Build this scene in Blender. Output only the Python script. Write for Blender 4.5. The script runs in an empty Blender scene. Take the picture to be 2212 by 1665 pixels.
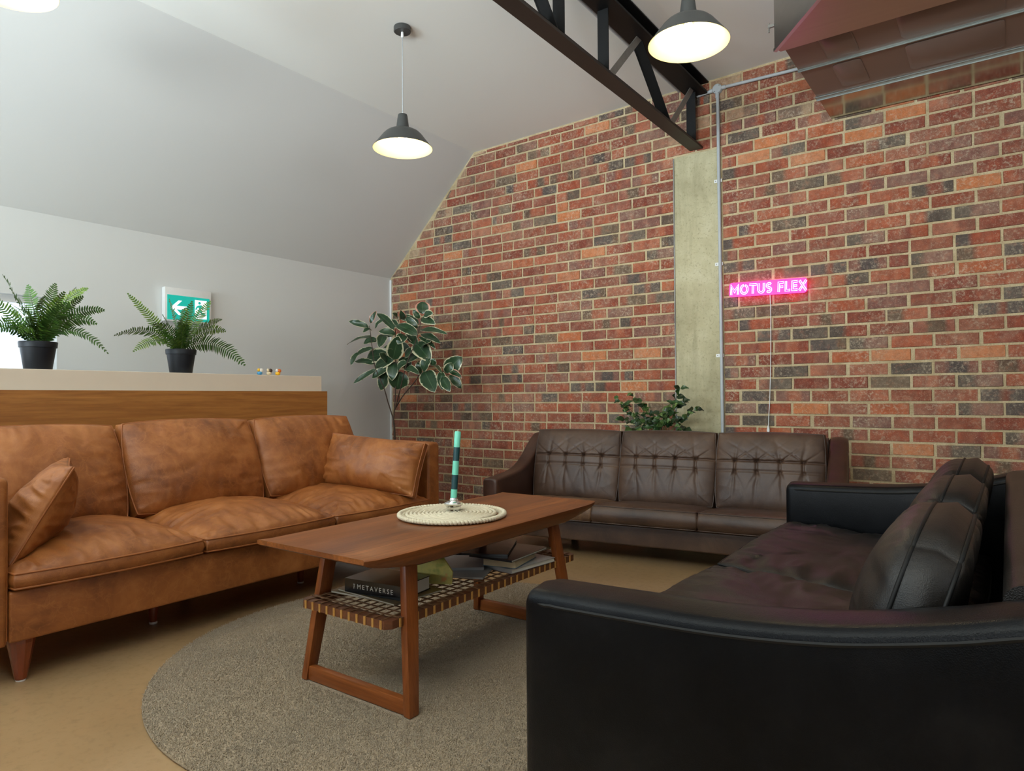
import bpy, bmesh, math, random
import numpy as np
from mathutils import Vector, Matrix, noise

scene = bpy.context.scene
COL = scene.collection
random.seed(7)
RNG = np.random.default_rng(11)
rad = math.radians

# ------------------------------------------------------------------ camera
CAM_H, F_PX, W_PX, H_PX = 1.0, 1471.0, 2212.0, 1665.0
YAW, PITCH, ROLL = rad(-36.05), rad(1.0), rad(0.37)
_fw = Vector((math.sin(YAW) * math.cos(PITCH), math.cos(YAW) * math.cos(PITCH), math.sin(PITCH)))
_rt = Vector((math.cos(YAW), -math.sin(YAW), 0.0))
_dn = _fw.cross(_rt)
_r = math.cos(ROLL) * _rt + math.sin(ROLL) * _dn
_d = -math.sin(ROLL) * _rt + math.cos(ROLL) * _dn
cam_data = bpy.data.cameras.new('camera')
cam_data.sensor_width = 36.0
cam_data.lens = 36.0 * F_PX / W_PX
cam_data.clip_start = 0.05
cam = bpy.data.objects.new('camera', cam_data)
cam.matrix_world = Matrix(((_r.x, -_d.x, -_fw.x, 0), (_r.y, -_d.y, -_fw.y, 0), (_r.z, -_d.z, -_fw.z, CAM_H), (0, 0, 0, 1)))
COL.objects.link(cam)
scene.camera = cam

# ------------------------------------------------------------------ view, world, daylight, fill lights
vs = scene.view_settings
vs.view_transform = 'Standard'
vs.look = 'None'
vs.gamma = 1.0
vs.use_curve_mapping = False
vs.exposure = 0.0
scene.cycles.max_bounces = 6
scene.cycles.diffuse_bounces = 4
scene.cycles.glossy_bounces = 3
scene.cycles.transmission_bounces = 3
scene.cycles.sample_clamp_indirect = 6.0
scene.cycles.caustics_reflective = False
scene.cycles.caustics_refractive = False

world = bpy.data.worlds.new('sky')
scene.world = world
world.use_nodes = True
wn = world.node_tree.nodes
wn['Background'].inputs['Color'].default_value = (0.80, 0.90, 1.0, 1)
wn['Background'].inputs['Strength'].default_value = 1.6


def area_light(name, loc, aim, sx, sy, power, color, spread=180):
    d = bpy.data.lights.new(name, 'AREA')
    d.shape = 'RECTANGLE'
    d.size, d.size_y = sx, sy
    d.energy = power
    d.color = color
    d.spread = rad(spread)
    o = bpy.data.objects.new(name, d)
    o.location = loc
    o.rotation_euler = Vector(aim).to_track_quat('-Z', 'Y').to_euler()
    COL.objects.link(o)
    return o


# left window daylight; near and right lights are added fill aimed at the ceiling
area_light('fill_near_one', (-3.6, -2.93, 1.75), (0.10, 1, 0.85), 2.2, 1.5, 255, (0.76, 0.91, 1.0), 115)
area_light('fill_near_two', (-0.6, -2.93, 1.75), (-0.12, 1, 0.90), 2.2, 1.5, 285, (0.94, 0.99, 0.97), 115)
area_light('fill_right', (3.42, 0.4, 1.75), (-1, 0.1, 0.75), 2.4, 1.5, 42, (0.93, 0.97, 1.0), 120)
area_light('daylight_left_window', (-5.10, 0.35, 1.38), (1, 0.12, 0.2), 2.9, 0.6, 9, (0.78, 0.90, 1.0), 180)

# ------------------------------------------------------------------ helpers
FRAME = {}


def wmat(o):
    return FRAME.get(o, Matrix.Identity(4))


def thing(name, label, cat, loc=(0, 0, 0), rotz=0.0, group=None):
    o = bpy.data.objects.new(name, None)
    o.empty_display_size = 0.05
    o.location = loc
    o.rotation_euler = (0, 0, rotz)
    COL.objects.link(o)
    FRAME[o] = Matrix.Translation(Vector(loc)) @ Matrix.Rotation(rotz, 4, 'Z')
    o['label'] = label
    o['category'] = cat
    if group:
        o['group'] = group
    return o


def tag(o, label, cat, group=None):
    o['label'] = label
    o['category'] = cat
    if group:
        o['group'] = group
    return o


def arr(V):
    return np.asarray(V, dtype=np.float64).reshape(-1, 3)


def xf(V, M):
    V = arr(V)
    A = np.array(M)
    return V @ A[:3, :3].T + A[:3, 3]


def mesh_data(name, V, F, mat=None, smooth=True, sharp=None, col=None):
    me = bpy.data.meshes.new(name)
    me.from_pydata([tuple(v) for v in arr(V)], [], [tuple(int(i) for i in f) for f in F])
    if smooth:
        me.polygons.foreach_set('use_smooth', [True] * len(me.polygons))
        if sharp:
            me.set_sharp_from_angle(angle=rad(sharp))
    if mat:
        me.materials.append(mat)
    if col is not None:
        a = me.color_attributes.new('col', 'FLOAT_COLOR', 'POINT')
        c = np.ones((len(me.vertices), 4))
        c[:, :3] = np.asarray(col)
        a.data.foreach_set('color', c.ravel())
    me.update()
    return me


def mk(name, VF, mat, parent=None, world=False, smooth=True, sharp=40, col=None, kind=None):
    """one mesh object; world=True means the vertices are world coordinates"""
    V, F = VF
    if world and parent is not None:
        V = xf(V, wmat(parent).inverted())
    o = bpy.data.objects.new(name, mesh_data(name, V, F, mat, smooth, sharp, col))
    COL.objects.link(o)
    if parent is not None:
        o.parent = parent
        FRAME[o] = wmat(parent)
    if kind:
        o['kind'] = kind
    return o


def cat_vf(parts):
    V, F, n = [], [], 0
    for v, f in parts:
        v = arr(v)
        V.append(v)
        F += [tuple(i + n for i in q) for q in f]
        n += len(v)
    return np.concatenate(V), F


def bm_vf(bm):
    bm.verts.ensure_lookup_table()
    bm.verts.index_update()
    V = [v.co.copy() for v in bm.verts]
    F = [[v.index for v in f.verts] for f in bm.faces]
    bm.free()
    return arr(V), F


def box(x0, x1, y0, y1, z0, z1, bev=0.0, seg=2):
    bm = bmesh.new()
    bmesh.ops.create_cube(bm, size=1)
    for v in bm.verts:
        v.co = Vector(((x0 + x1) / 2 + v.co.x * (x1 - x0), (y0 + y1) / 2 + v.co.y * (y1 - y0), (z0 + z1) / 2 + v.co.z * (z1 - z0)))
    if bev > 0:
        bmesh.ops.bevel(bm, geom=bm.edges[:], offset=bev, segments=seg, profile=0.6, affect='EDGES')
    return bm_vf(bm)


def prism(poly, axis, a, b, bev=0.0, seg=2):
    """extrude a 2-D polygon along axis ('x','y','z') from a to b"""
    bm = bmesh.new()

    def P(p, t):
        return {'x': (t, p[0], p[1]), 'y': (p[0], t, p[1]), 'z': (p[0], p[1], t)}[axis]
    lo = [bm.verts.new(P(p, a)) for p in poly]
    hi = [bm.verts.new(P(p, b)) for p in poly]
    n = len(poly)
    bm.faces.new(lo)
    bm.faces.new(hi)
    for i in range(n):
        bm.faces.new((lo[i], lo[(i + 1) % n], hi[(i + 1) % n], hi[i]))
    bmesh.ops.recalc_face_normals(bm, faces=bm.faces[:])
    if bev > 0:
        bmesh.ops.bevel(bm, geom=bm.edges[:], offset=bev, segments=seg, profile=0.6, affect='EDGES')
    return bm_vf(bm)


def tube(pts, r, sides=8, closed=False, caps=True):
    P = arr(pts)
    n = len(P)
    R = np.full(n, r, float) if np.isscalar(r) else np.asarray(r, float)
    if closed:
        T = np.roll(P, -1, 0) - np.roll(P, 1, 0)
    else:
        T = np.gradient(P, axis=0)
    T /= np.linalg.norm(T, axis=1)[:, None] + 1e-12
    up = np.array((0, 0, 1.0)) if abs(T[0][2]) < 0.9 else np.array((1.0, 0, 0))
    N = np.zeros_like(P)
    nrm = up - T[0] * (up @ T[0])
    nrm /= np.linalg.norm(nrm)
    for i in range(n):
        nrm = nrm - T[i] * (nrm @ T[i])
        nrm /= np.linalg.norm(nrm) + 1e-12
        N[i] = nrm
    B = np.cross(T, N)
    a = np.linspace(0, 2 * math.pi, sides, endpoint=False)
    V = (P[:, None] + R[:, None, None] * (np.cos(a)[None, :, None] * N[:, None] + np.sin(a)[None, :, None] * B[:, None])).reshape(-1, 3)
    F = []
    m = n if closed else n - 1
    for i in range(m):
        j = (i + 1) % n
        for k in range(sides):
            l = (k + 1) % sides
            F.append((i * sides + k, i * sides + l, j * sides + l, j * sides + k))
    if caps and not closed:
        F.append(tuple(range(sides))[::-1])
        F.append(tuple((n - 1) * sides + k for k in range(sides)))
    return V, F


def lathe(prof, seg=32, center=(0, 0, 0), caps=True):
    prof = list(prof)
    V, F = [], []
    for r, z in prof:
        for k in range(seg):
            a = 2 * math.pi * k / seg
            V.append((center[0] + r * math.cos(a), center[1] + r * math.sin(a), center[2] + z))
    for i in range(len(prof) - 1):
        for k in range(seg):
            l = (k + 1) % seg
            F.append((i * seg + k, i * seg + l, (i + 1) * seg + l, (i + 1) * seg + k))
    if caps and prof[0][0] > 1e-6:
        F.append(tuple(range(seg))[::-1])
    if caps and prof[-1][0] > 1e-6:
        F.append(tuple((len(prof) - 1) * seg + k for k in range(seg)))
    return arr(V), F


def smooth_path(pts, n=12):
    """Catmull-Rom through points"""
    P = arr(pts)
    P = np.vstack([2 * P[0] - P[1], P, 2 * P[-1] - P[-2]])
    out = []
    for i in range(1, len(P) - 2):
        for t in np.linspace(0, 1, n, endpoint=False):
            a, b, c, d = P[i - 1], P[i], P[i + 1], P[i + 2]
            out.append(0.5 * ((2 * b) + (-a + c) * t + (2 * a - 5 * b + 4 * c - d) * t * t + (-a + 3 * b - 3 * c + d) * t ** 3))
    out.append(P[-2])
    return np.array(out)


def nz(x, y, z=0.0):
    return noise.noise((x, y, z))


def cushion(W, D, e=0.03, dome=0.07, domeb=0.03, nx=44, ny=44, p=2.6, q=0.6, bow=0.02, ear=0.0, round_=0.10,
            wr=0.006, wl=9.0, seed=0, side_bulge=0.012, shape=None, taper=0.0):
    """puffy cushion lying in x-y, returns (V,F), top seam, bottom seam"""
    us = np.linspace(-1, 1, nx + 1)
    vv = np.linspace(-1, 1, ny + 1)
    us = np.sign(us) * (np.abs(us) ** 0.85)
    vv = np.sign(vv) * (np.abs(vv) ** 0.85)

    def out(u, v):
        x = W / 2 * u * math.sqrt(max(0, 1 - round_ * v * v * abs(u) ** 2))
        y = D / 2 * v * math.sqrt(max(0, 1 - round_ * u * u * abs(v) ** 2))
        x *= 1 + bow * (1 - v * v) + ear * (v * v) * (u * u)
        y *= 1 + bow * (1 - u * u) + ear * (v * v) * (u * u)
        x *= 1 - taper * (v * 0.5 + 0.5)
        return x, y
    V, F = [], []
    nrow = ny + 1
    for side in (1, -1):
        for u in us:
            for v in vv:
                x, y = out(u, v)
                f = max(0.0, (1 - abs(u) ** p) * (1 - abs(v) ** p)) ** q
                dm = dome if side > 0 else domeb
                z = e + dm * f
                if wr:
                    eg = max(abs(u), abs(v))
                    ew = 0.35 + 0.9 * eg ** 3 * (1 - eg ** 12)
                    # folds run across the nearer edge
                    if abs(v) > abs(u):
                        a = nz(x * wl * 1.6 + seed, y * wl * 0.5, seed * 1.7)
                    else:
                        a = nz(x * wl * 0.5 + seed, y * wl * 1.6, seed * 1.7)
                    b = nz(x * wl * 0.6 + 5 + seed, y * wl * 0.6, seed + 3.3)
                    a2 = nz(x * wl * (3.2 if abs(v) > abs(u) else 1.1) + seed, y * wl * (1.1 if abs(v) > abs(u) else 3.2), seed * 0.7 + 9)
                    a = a if wr < 0.004 else a * 0.75 + a2 * 0.4
                    z += wr * ew * (1.0 - abs(a) * 2.6) * (1 if f > 0.02 else 0) + wr * 1.4 * b * f
                if shape and side > 0:
                    z += shape(u, v, x, y) * (f ** 0.3)
                V.append((x, y, z * side))
    n1 = (nx + 1) * nrow
    for s in (0, 1):
        for i in range(nx):
            for j in range(ny):
                a, b, c, d = s * n1 + i * nrow + j, s * n1 + (i + 1) * nrow + j, s * n1 + (i + 1) * nrow + j + 1, s * n1 + i * nrow + j + 1
                F.append((a, b, c, d) if s == 0 else (d, c, b, a))
    ring = [(i, 0) for i in range(nx + 1)] + [(nx, j) for j in range(1, ny + 1)] + [(i, ny) for i in range(nx - 1, -1, -1)] + [(0, j) for j in range(ny - 1, 0, -1)]
    ti = [i * nrow + j for i, j in ring]
    bi = [n1 + k for k in ti]
    # middle row bulged outward
    mid = []
    for k in ti:
        x, y, z = V[k]
        l = math.hypot(x / W, y / D) + 1e-9
        mid.append(len(V))
        V.append((x + side_bulge * (x / W) / l, y + side_bulge * (y / D) / l, 0.0))
    m = len(ti)
    for k in range(m):
        l = (k + 1) % m
        F.append((ti[l], ti[k], mid[k], mid[l]))
        F.append((mid[l], mid[k], bi[k], bi[l]))
    V = arr(V)
    return (V, F), V[ti], V[bi]


def piping(seam, r, wob=0.0, seed=0):
    P = arr(seam).copy()
    if wob:
        for i in range(len(P)):
            P[i, 2] += wob * nz(P[i, 0] * 14 + seed, P[i, 1] * 14, 2.2)
    return tube(P, r, 6, closed=True)


def place_cushion(name, parent, M, mat, pipe_mat, pr=0.0045, bottom=True, label=None, **kw):
    (V, F), top, bot = cushion(**kw)
    c = mk(name, (xf(V, M), F), mat, parent, sharp=None)
    if label:
        c['label'] = label
    if pr:
        mk('piping', piping(xf(top, M), pr), pipe_mat, c, sharp=None)
        if bottom:
            mk('piping', piping(xf(bot, M), pr), pipe_mat, c, sharp=None)
    return c


def RT(loc, rx=0, ry=0, rz=0):
    return Matrix.Translation(Vector(loc)) @ Matrix.Rotation(rad(rz), 4, 'Z') @ Matrix.Rotation(rad(ry), 4, 'Y') @ Matrix.Rotation(rad(rx), 4, 'X')


# ------------------------------------------------------------------ materials
def srgb(r, g, b):
    f = lambda c: ((c / 255) / 12.92) if c / 255 <= 0.04045 else (((c / 255) + 0.055) / 1.055) ** 2.4
    return (f(r), f(g), f(b))


class NT:
    def __init__(s, name):
        s.m = bpy.data.materials.new(name)
        s.m.use_nodes = True
        s.t = s.m.node_tree
        s.b = s.t.nodes['Principled BSDF']
        s._tc = None

    def n(s, ty, **kw):
        o = s.t.nodes.new(ty)
        for k, v in kw.items():
            if k.startswith('_'):
                setattr(o, k[1:], v)
        return o

    def l(s, a, b):
        s.t.links.new(a, b)

    def coord(s, kind='Object', scale=(1, 1, 1), rot=(0, 0, 0)):
        tc = s.n('ShaderNodeTexCoord')
        mp = s.n('ShaderNodeMapping')
        mp.inputs['Scale'].default_value = scale
        mp.inputs['Rotation'].default_value = rot
        s.l(tc.outputs[kind], mp.inputs['Vector'])
        return mp.outputs['Vector']

    def noise(s, vec, scale, detail=4, rough=0.6, dist=0.0):
        o = s.n('ShaderNodeTexNoise')
        o.inputs['Scale'].default_value = scale
        o.inputs['Detail'].default_value = detail
        o.inputs['Roughness'].default_value = rough
        o.inputs['Distortion'].default_value = dist
        s.l(vec, o.inputs['Vector'])
        return o.outputs['Fac']

    def voro(s, vec, scale, feature='F1', out='Distance'):
        o = s.n('ShaderNodeTexVoronoi')
        o.feature = feature
        o.inputs['Scale'].default_value = scale
        s.l(vec, o.inputs['Vector'])
        return o.outputs[out]

    def ramp(s, fac, stops, interp='LINEAR'):
        o = s.n('ShaderNodeValToRGB')
        cr = o.color_ramp
        cr.interpolation = interp
        while len(cr.elements) < len(stops):
            cr.elements.new(0.5)
        for e, (p, c) in zip(cr.elements, stops):
            e.position = p
            e.color = (c, c, c, 1) if np.isscalar(c) else (*c, 1)
        s.l(fac, o.inputs['Fac'])
        return o.outputs['Color']

    def mix(s, fac, a, b, blend='MIX'):
        o = s.n('ShaderNodeMix')
        o.data_type = 'RGBA'
        o.blend_type = blend
        for sock, v in ((o.inputs['Factor'], fac), (o.inputs['A'], a), (o.inputs['B'], b)):
            pass
        ins = {i.identifier: i for i in o.inputs}
        for ident, v in (('Factor_Float', fac), ('A_Color', a), ('B_Color', b)):
            i = ins[ident]
            if isinstance(v, (int, float)):
                i.default_value = v
            elif isinstance(v, tuple):
                i.default_value = (*v, 1)
            else:
                s.l(v, i)
        return [x for x in o.outputs if x.identifier == 'Result_Color'][0]

    def math(s, op, a, b=None):
        o = s.n('ShaderNodeMath')
        o.operation = op
        for i, v in enumerate((a, b)):
            if v is None:
                continue
            if isinstance(v, (int, float)):
                o.inputs[i].default_value = v
            else:
                s.l(v, o.inputs[i])
        return o.outputs[0]

    def attr(s, name='col'):
        o = s.n('ShaderNodeAttribute')
        o.attribute_name = name
        return o.outputs['Color']

    def bump(s, h, strength=0.3, dist=0.01):
        o = s.n('ShaderNodeBump')
        o.inputs['Strength'].default_value = strength
        o.inputs['Distance'].default_value = dist
        s.l(h, o.inputs['Height'])
        s.l(o.outputs['Normal'], s.b.inputs['Normal'])

    def base(s, c):
        if isinstance(c, tuple):
            s.b.inputs['Base Color'].default_value = (*c, 1)
        else:
            s.l(c, s.b.inputs['Base Color'])

    def set(s, rough=None, metal=None, spec=None, coat=None, coat_rough=None, sheen=None, emit=None, emit_s=None, trans=None, ior=None, sss=None):
        for k, v in (('Roughness', rough), ('Metallic', metal), ('Specular IOR Level', spec), ('Coat Weight', coat), ('Coat Roughness', coat_rough),
                     ('Sheen Weight', sheen), ('Transmission Weight', trans), ('IOR', ior), ('Emission Strength', emit_s)):
            if v is None:
                continue
            if isinstance(v, (int, float)):
                s.b.inputs[k].default_value = v
            else:
                s.l(v, s.b.inputs[k])
        if emit:
            s.b.inputs['Emission Color'].default_value = (*emit, 1)
        return s


def plain(name, c, rough=0.5, metal=0.0, var=0.06, vscale=30, bump=0.0, bscale=120, **kw):
    m = NT(name)
    v = m.coord()
    nn = m.noise(v, vscale, 3)
    m.base(m.mix(nn, tuple(x * (1 - var) for x in c), tuple(min(1, x * (1 + var)) for x in c)))
    m.set(rough=rough, metal=metal, **kw)
    if bump:
        m.bump(m.noise(v, bscale, 3), bump, 0.004)
    return m.m


def wall_paint(name, c):
    m = NT(name)
    v = m.coord()
    n1 = m.noise(v, 1.3, 3)
    m.base(m.mix(n1, tuple(x * 0.985 for x in c), c))
    m.set(rough=0.85, spec=0.25)
    m.bump(m.noise(v, 260, 2), 0.06, 0.002)
    return m.m


def leather(name, dark, mid, light, rough, crack=0.5, scale=1.0, coat=0.0, fine=0.16, spec=0.5):
    m = NT(name)
    v = m.coord()
    n1 = m.noise(v, 4.5 * scale, 6, 0.62, 0.4)
    n2 = m.noise(v, 16 * scale, 5, 0.65, 1.2)
    c = m.ramp(n1, [(0.33, dark), (0.52, mid), (0.72, light)])
    c = m.mix(m.ramp(n2, [(0.52, 0.0), (0.75, crack * 0.6)]), c, light)
    # pull-up veins
    vv = m.n('ShaderNodeTexVoronoi')
    vv.feature = 'DISTANCE_TO_EDGE'
    vv.inputs['Scale'].default_value = 11 * scale
    wob = m.n('ShaderNodeVectorMath')
    wob.operation = 'ADD'
    nn = m.n('ShaderNodeTexNoise')
    nn.inputs['Scale'].default_value = 7
    nn.inputs['Detail'].default_value = 5
    m.l(v, nn.inputs['Vector'])
    m.l(v, wob.inputs[0])
    sc = m.n('ShaderNodeVectorMath')
    sc.operation = 'SCALE'
    sc.inputs['Scale'].default_value = 0.22
    m.l(nn.outputs['Color'], sc.inputs[0])
    m.l(sc.outputs[0], wob.inputs[1])
    m.l(wob.outputs[0], vv.inputs['Vector'])
    vein = m.ramp(vv.outputs['Distance'], [(0.0, 0.35 * crack), (0.035, 0.0)])
    c = m.mix(vein, c, light)
    m.base(c)
    m.set(rough=rough, spec=spec, coat=coat, coat_rough=0.3)
    g = m.voro(v, 420, 'F1')
    h = m.mix(0.35, m.noise(v, 38 * scale, 4), g)
    m.bump(h, fine, 0.006)
    return m.m


def wood(name, dark, light, along='y', freq=1.0, rough=0.4, coat=0.1, knots=0.0):
    m = NT(name)
    s = {'x': (0.9, 16, 16), 'y': (16, 0.9, 16), 'z': (16, 16, 0.9)}[along]
    s = tuple(a * freq for a in s)
    v = m.coord(scale=s)
    n1 = m.noise(v, 1.0, 7, 0.62, 0.9 + knots)
    fine = m.noise(m.coord(scale=tuple(a * 5 for a in s)), 1.6, 4, 0.7, 0.3)
    big = m.noise(m.coord(scale=tuple(a * 0.22 for a in s)), 1.0, 3, 0.5, 0.6)
    c = m.ramp(n1, [(0.28, dark), (0.5, tuple((a + b) / 2 for a, b in zip(dark, light))), (0.74, light)])
    c = m.mix(m.ramp(fine, [(0.35, 0.5), (0.6, 0.0)]), c, tuple(x * 0.55 for x in dark))
    c = m.mix(m.ramp(big, [(0.35, 0.45), (0.65, 0.0)]), c, dark)
    m.base(c)
    m.set(rough=rough, coat=coat, coat_rough=0.25)
    m.bump(fine, 0.08, 0.003)
    return m.m


MT = {}
MT['wall'] = wall_paint('white_wall_paint', (0.68, 0.695, 0.685))  # one white paint; wall and slope tone lowered to paint in shade
MT['ceil'] = wall_paint('white_ceiling_paint', (0.86, 0.87, 0.835))  # same white paint, lighter tone stands in for stronger ceiling light
MT['wall_plain'] = wall_paint('plain_wall_paint', (0.70, 0.69, 0.66))

MT['wall_dark'] = wall_paint('reflection_darkening_paint', (0.10, 0.085, 0.075))  # unseen near wall made dark so the black sofa reflects little light

m = NT('mortar')
v = m.coord()
n1 = m.noise(v, 9, 5)
n2 = m.noise(v, 120, 4, 0.7)
c = m.ramp(n1, [(0.3, srgb(180, 160, 124)), (0.55, srgb(208, 190, 154)), (0.8, srgb(226, 210, 176))])
c = m.mix(m.ramp(n2, [(0.3, 0.55), (0.55, 0.0)]), c, srgb(140, 122, 92))
m.base(c)
m.set(rough=0.95, spec=0.15)
m.bump(m.mix(0.5, n2, n1), 0.7, 0.012)
MT['mortar'] = m.m

m = NT('brick_clay')
v = m.coord('Object')
geo = m.n('ShaderNodeNewGeometry')
wv = m.n('ShaderNodeMapping')
m.l(geo.outputs['Position'], wv.inputs['Vector'])
P = wv.outputs['Vector']
base = m.attr('col')
n1 = m.noise(P, 22, 6, 0.7)
n2 = m.noise(P, 62, 6, 0.75)
n3 = m.noise(P, 3.2, 5, 0.65, 0.5)
n4 = m.noise(P, 190, 3, 0.7)
c = m.mix(m.ramp(n1, [(0.30, 0.42), (0.58, 0.0)]), base, srgb(84, 58, 48))
c = m.mix(m.ramp(n1, [(0.52, 0.0), (0.78, 0.40)]), c, srgb(202, 122, 88))
# lime bloom and white specks
lime = m.math('MULTIPLY', m.ramp(n2, [(0.50, 0.0), (0.66, 0.85)]), m.ramp(n3, [(0.40, 0.10), (0.64, 1.0)]))
c = m.mix(lime, c, srgb(204, 186, 162))
c = m.mix(m.ramp(n4, [(0.62, 0.0), (0.70, 0.7)]), c, srgb(216, 200, 176))
c = m.mix(m.ramp(n4, [(0.30, 0.5), (0.39, 0.0)]), c, srgb(66, 46, 38))
m.base(c)
m.set(rough=0.85, spec=0.2)
m.bump(m.mix(0.5, n2, n1), 0.7, 0.010)
MT['brick'] = m.m

m = NT('rough_concrete')
v = m.coord()
n1 = m.noise(v, 3.5, 6, 0.65)
n2 = m.noise(v, 60, 5, 0.7)
n3 = m.noise(v, 170, 3, 0.7)
c = m.ramp(n1, [(0.3, srgb(172, 164, 132)), (0.55, srgb(194, 187, 154)), (0.78, srgb(212, 206, 176))])
n5 = m.noise(m.coord(scale=(7, 7, 0.9)), 1.0, 6, 0.7, 0.6)
c = m.mix(m.ramp(n5, [(0.30, 0.55), (0.52, 0.0)]), c, srgb(150, 142, 112))
c = m.mix(m.ramp(n5, [(0.60, 0.0), (0.78, 0.5)]), c, srgb(222, 216, 192))
c = m.mix(m.ramp(n2, [(0.3, 0.6), (0.46, 0.0)]), c, srgb(140, 130, 100))
c = m.mix(m.ramp(n3, [(0.25, 0.8), (0.34, 0.0)]), c, srgb(96, 88, 66))
m.base(c)
m.set(rough=0.92, spec=0.2)
m.bump(m.mix(0.5, n2, n3), 0.5, 0.008)
MT['concrete'] = m.m

m = NT('polished_floor_concrete')
v = m.coord()
n1 = m.noise(v, 1.1, 6, 0.55, 0.0)
n2 = m.noise(v, 34, 5, 0.7)
c = m.ramp(n1, [(0.3, srgb(152, 122, 86)), (0.55, srgb(165, 135, 98)), (0.8, srgb(176, 147, 110))])
c = m.mix(m.ramp(n2, [(0.3, 0.35), (0.5, 0.0)]), c, srgb(128, 106, 76))
m.base(c)
m.set(rough=0.24, spec=0.5, coat=0.3, coat_rough=0.12)
m.bump(m.noise(v, 3, 2), 0.02, 0.01)
MT['floor'] = m.m

MT['tan'] = leather('tan_leather', srgb(112, 60, 22), srgb(146, 86, 38), srgb(172, 110, 58), 0.50, 0.75)
MT['tan_pipe'] = plain('tan_leather_piping', srgb(150, 88, 42), 0.5)
MT['brown'] = leather('brown_leather', srgb(58, 41, 32), srgb(75, 55, 43), srgb(92, 70, 55), 0.44, 0.3, 1.0, spec=0.42)
MT['brown_worn'] = leather('worn_brown_leather', srgb(74, 52, 40), srgb(100, 74, 54), srgb(150, 116, 82), 0.52, 0.9, 1.6, spec=0.35)
MT['brown_dark'] = leather('dark_brown_leather', srgb(52, 32, 24), srgb(66, 42, 32), srgb(84, 58, 44), 0.38, 0.3)
MT['brown_pipe'] = plain('brown_leather_piping', srgb(62, 44, 34), 0.45)
MT['black'] = leather('black_leather', (0.0022, 0.0026, 0.0034), (0.0038, 0.0043, 0.0055), (0.010, 0.010, 0.011), 0.30, 0.25, 1.0, coat=0.0, fine=0.14, spec=0.13)
MT['black_brown'] = leather('soft_black_leather', (0.007, 0.006, 0.0055), (0.012, 0.010, 0.009), (0.028, 0.023, 0.019), 0.38, 0.3, 1.0, fine=0.2, spec=0.32)
MT['black_pipe'] = plain('black_leather_piping', (0.008, 0.008, 0.008), 0.5, spec=0.2)
MT['teak'] = wood('teak_wood', srgb(90, 44, 18), srgb(168, 100, 48), 'y', 0.8, 0.36, 0.12)
MT['teak_z'] = wood('teak_wood_upright', srgb(122, 62, 26), srgb(176, 102, 50), 'z', 1.0, 0.36, 0.1)
MT['teak_x'] = wood('teak_wood_cross', srgb(122, 62, 26), srgb(174, 100, 48), 'x', 1.0, 0.36, 0.1)
MT['teak_dark'] = wood('teak_wood_dark', srgb(92, 52, 32), srgb(138, 84, 50), 'y', 1.0, 0.4, 0.05)
MT['panel'] = wood('golden_panel_wood', srgb(140, 84, 32), srgb(196, 138, 70), 'y', 0.5, 0.5, 0.0, knots=1.6)
MT['leg_red'] = wood('reddish_leg_wood', srgb(116, 48, 18), srgb(152, 72, 32), 'z', 1.0, 0.3, 0.3)
MT['white_counter'] = plain('white_counter_laminate', srgb(214, 202, 184), 0.45, var=0.03, vscale=8)
MT['white'] = plain('white_plastic', (0.78, 0.79, 0.78), 0.4)
MT['black_metal'] = plain('black_painted_steel', (0.006, 0.006, 0.006), 0.5, 0.0, bump=0.1, spec=0.2)
MT['brown_metal'] = plain('dark_brown_painted_steel', (0.034, 0.024, 0.019), 0.5, 0.0, bump=0.1, spec=0.3)
MT['grey_steel'] = plain('grey_steel_strap', (0.24, 0.23, 0.21), 0.5, 0.4, var=0.25, vscale=18)
MT['conduit'] = plain('grey_plastic_conduit', srgb(178, 184, 188), 0.4)
MT['lamp_black'] = plain('charcoal_lamp_enamel', (0.05, 0.052, 0.05), 0.42)
MT['lamp_in'] = plain('cream_lamp_enamel', (0.62, 0.53, 0.27), 0.5)
MT['bulb'] = NT('glowing_bulb').set(emit=(1.0, 0.80, 0.48), emit_s=9.0).m
MT['pot'] = plain('black_pot_plastic', (0.008, 0.010, 0.014), 0.45, spec=0.3)
MT['soil'] = plain('potting_soil', (0.03, 0.02, 0.013), 0.95, var=0.5, vscale=90, bump=0.8, bscale=90)
MT['navy'] = plain('dark_navy_print', (0.016, 0.018, 0.026), 0.25)


def metal_sheet(name, c, rough, streak=(1, 22, 22)):
    m = NT(name)
    v = m.coord(scale=streak)
    n1 = m.noise(v, 1.2, 4)
    n2 = m.noise(m.coord(), 22, 4, 0.7)
    m.base(m.mix(n1, tuple(x * 0.85 for x in c), c))
    m.set(rough=rough, metal=1.0)
    m.bump(m.noise(m.coord(), 5, 2), 0.03, 0.01)
    return m.m


MT['galv'] = metal_sheet('galvanised_sheet', (0.52, 0.52, 0.50), 0.30)
MT['galv_mirror'] = metal_sheet('bright_galvanised_sheet', (0.46, 0.43, 0.38), 0.17)
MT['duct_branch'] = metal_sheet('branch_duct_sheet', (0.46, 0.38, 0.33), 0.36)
MT['galv_dark'] = metal_sheet('dark_galvanised_flange', (0.24, 0.26, 0.25), 0.35)  # dark green-grey metal of the flange strips
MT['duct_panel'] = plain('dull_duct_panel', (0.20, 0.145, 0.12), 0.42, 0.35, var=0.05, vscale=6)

m = NT('fern_green')
v = m.coord()
t = m.attr('col')
sep = m.n('ShaderNodeSeparateColor')
m.l(t, sep.inputs[0])
c = m.ramp(sep.outputs[0], [(0.0, srgb(36, 70, 20)), (0.5, srgb(70, 112, 34)), (1.0, srgb(128, 158, 56))])
m.base(m.mix(m.ramp(m.noise(v, 30, 3), [(0.4, 0.0), (0.7, 0.4)]), c, srgb(62, 102, 52)))
m.set(rough=0.5)
m.b.inputs['Subsurface Weight'].default_value = 0.0
MT['fern'] = m.m

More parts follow.
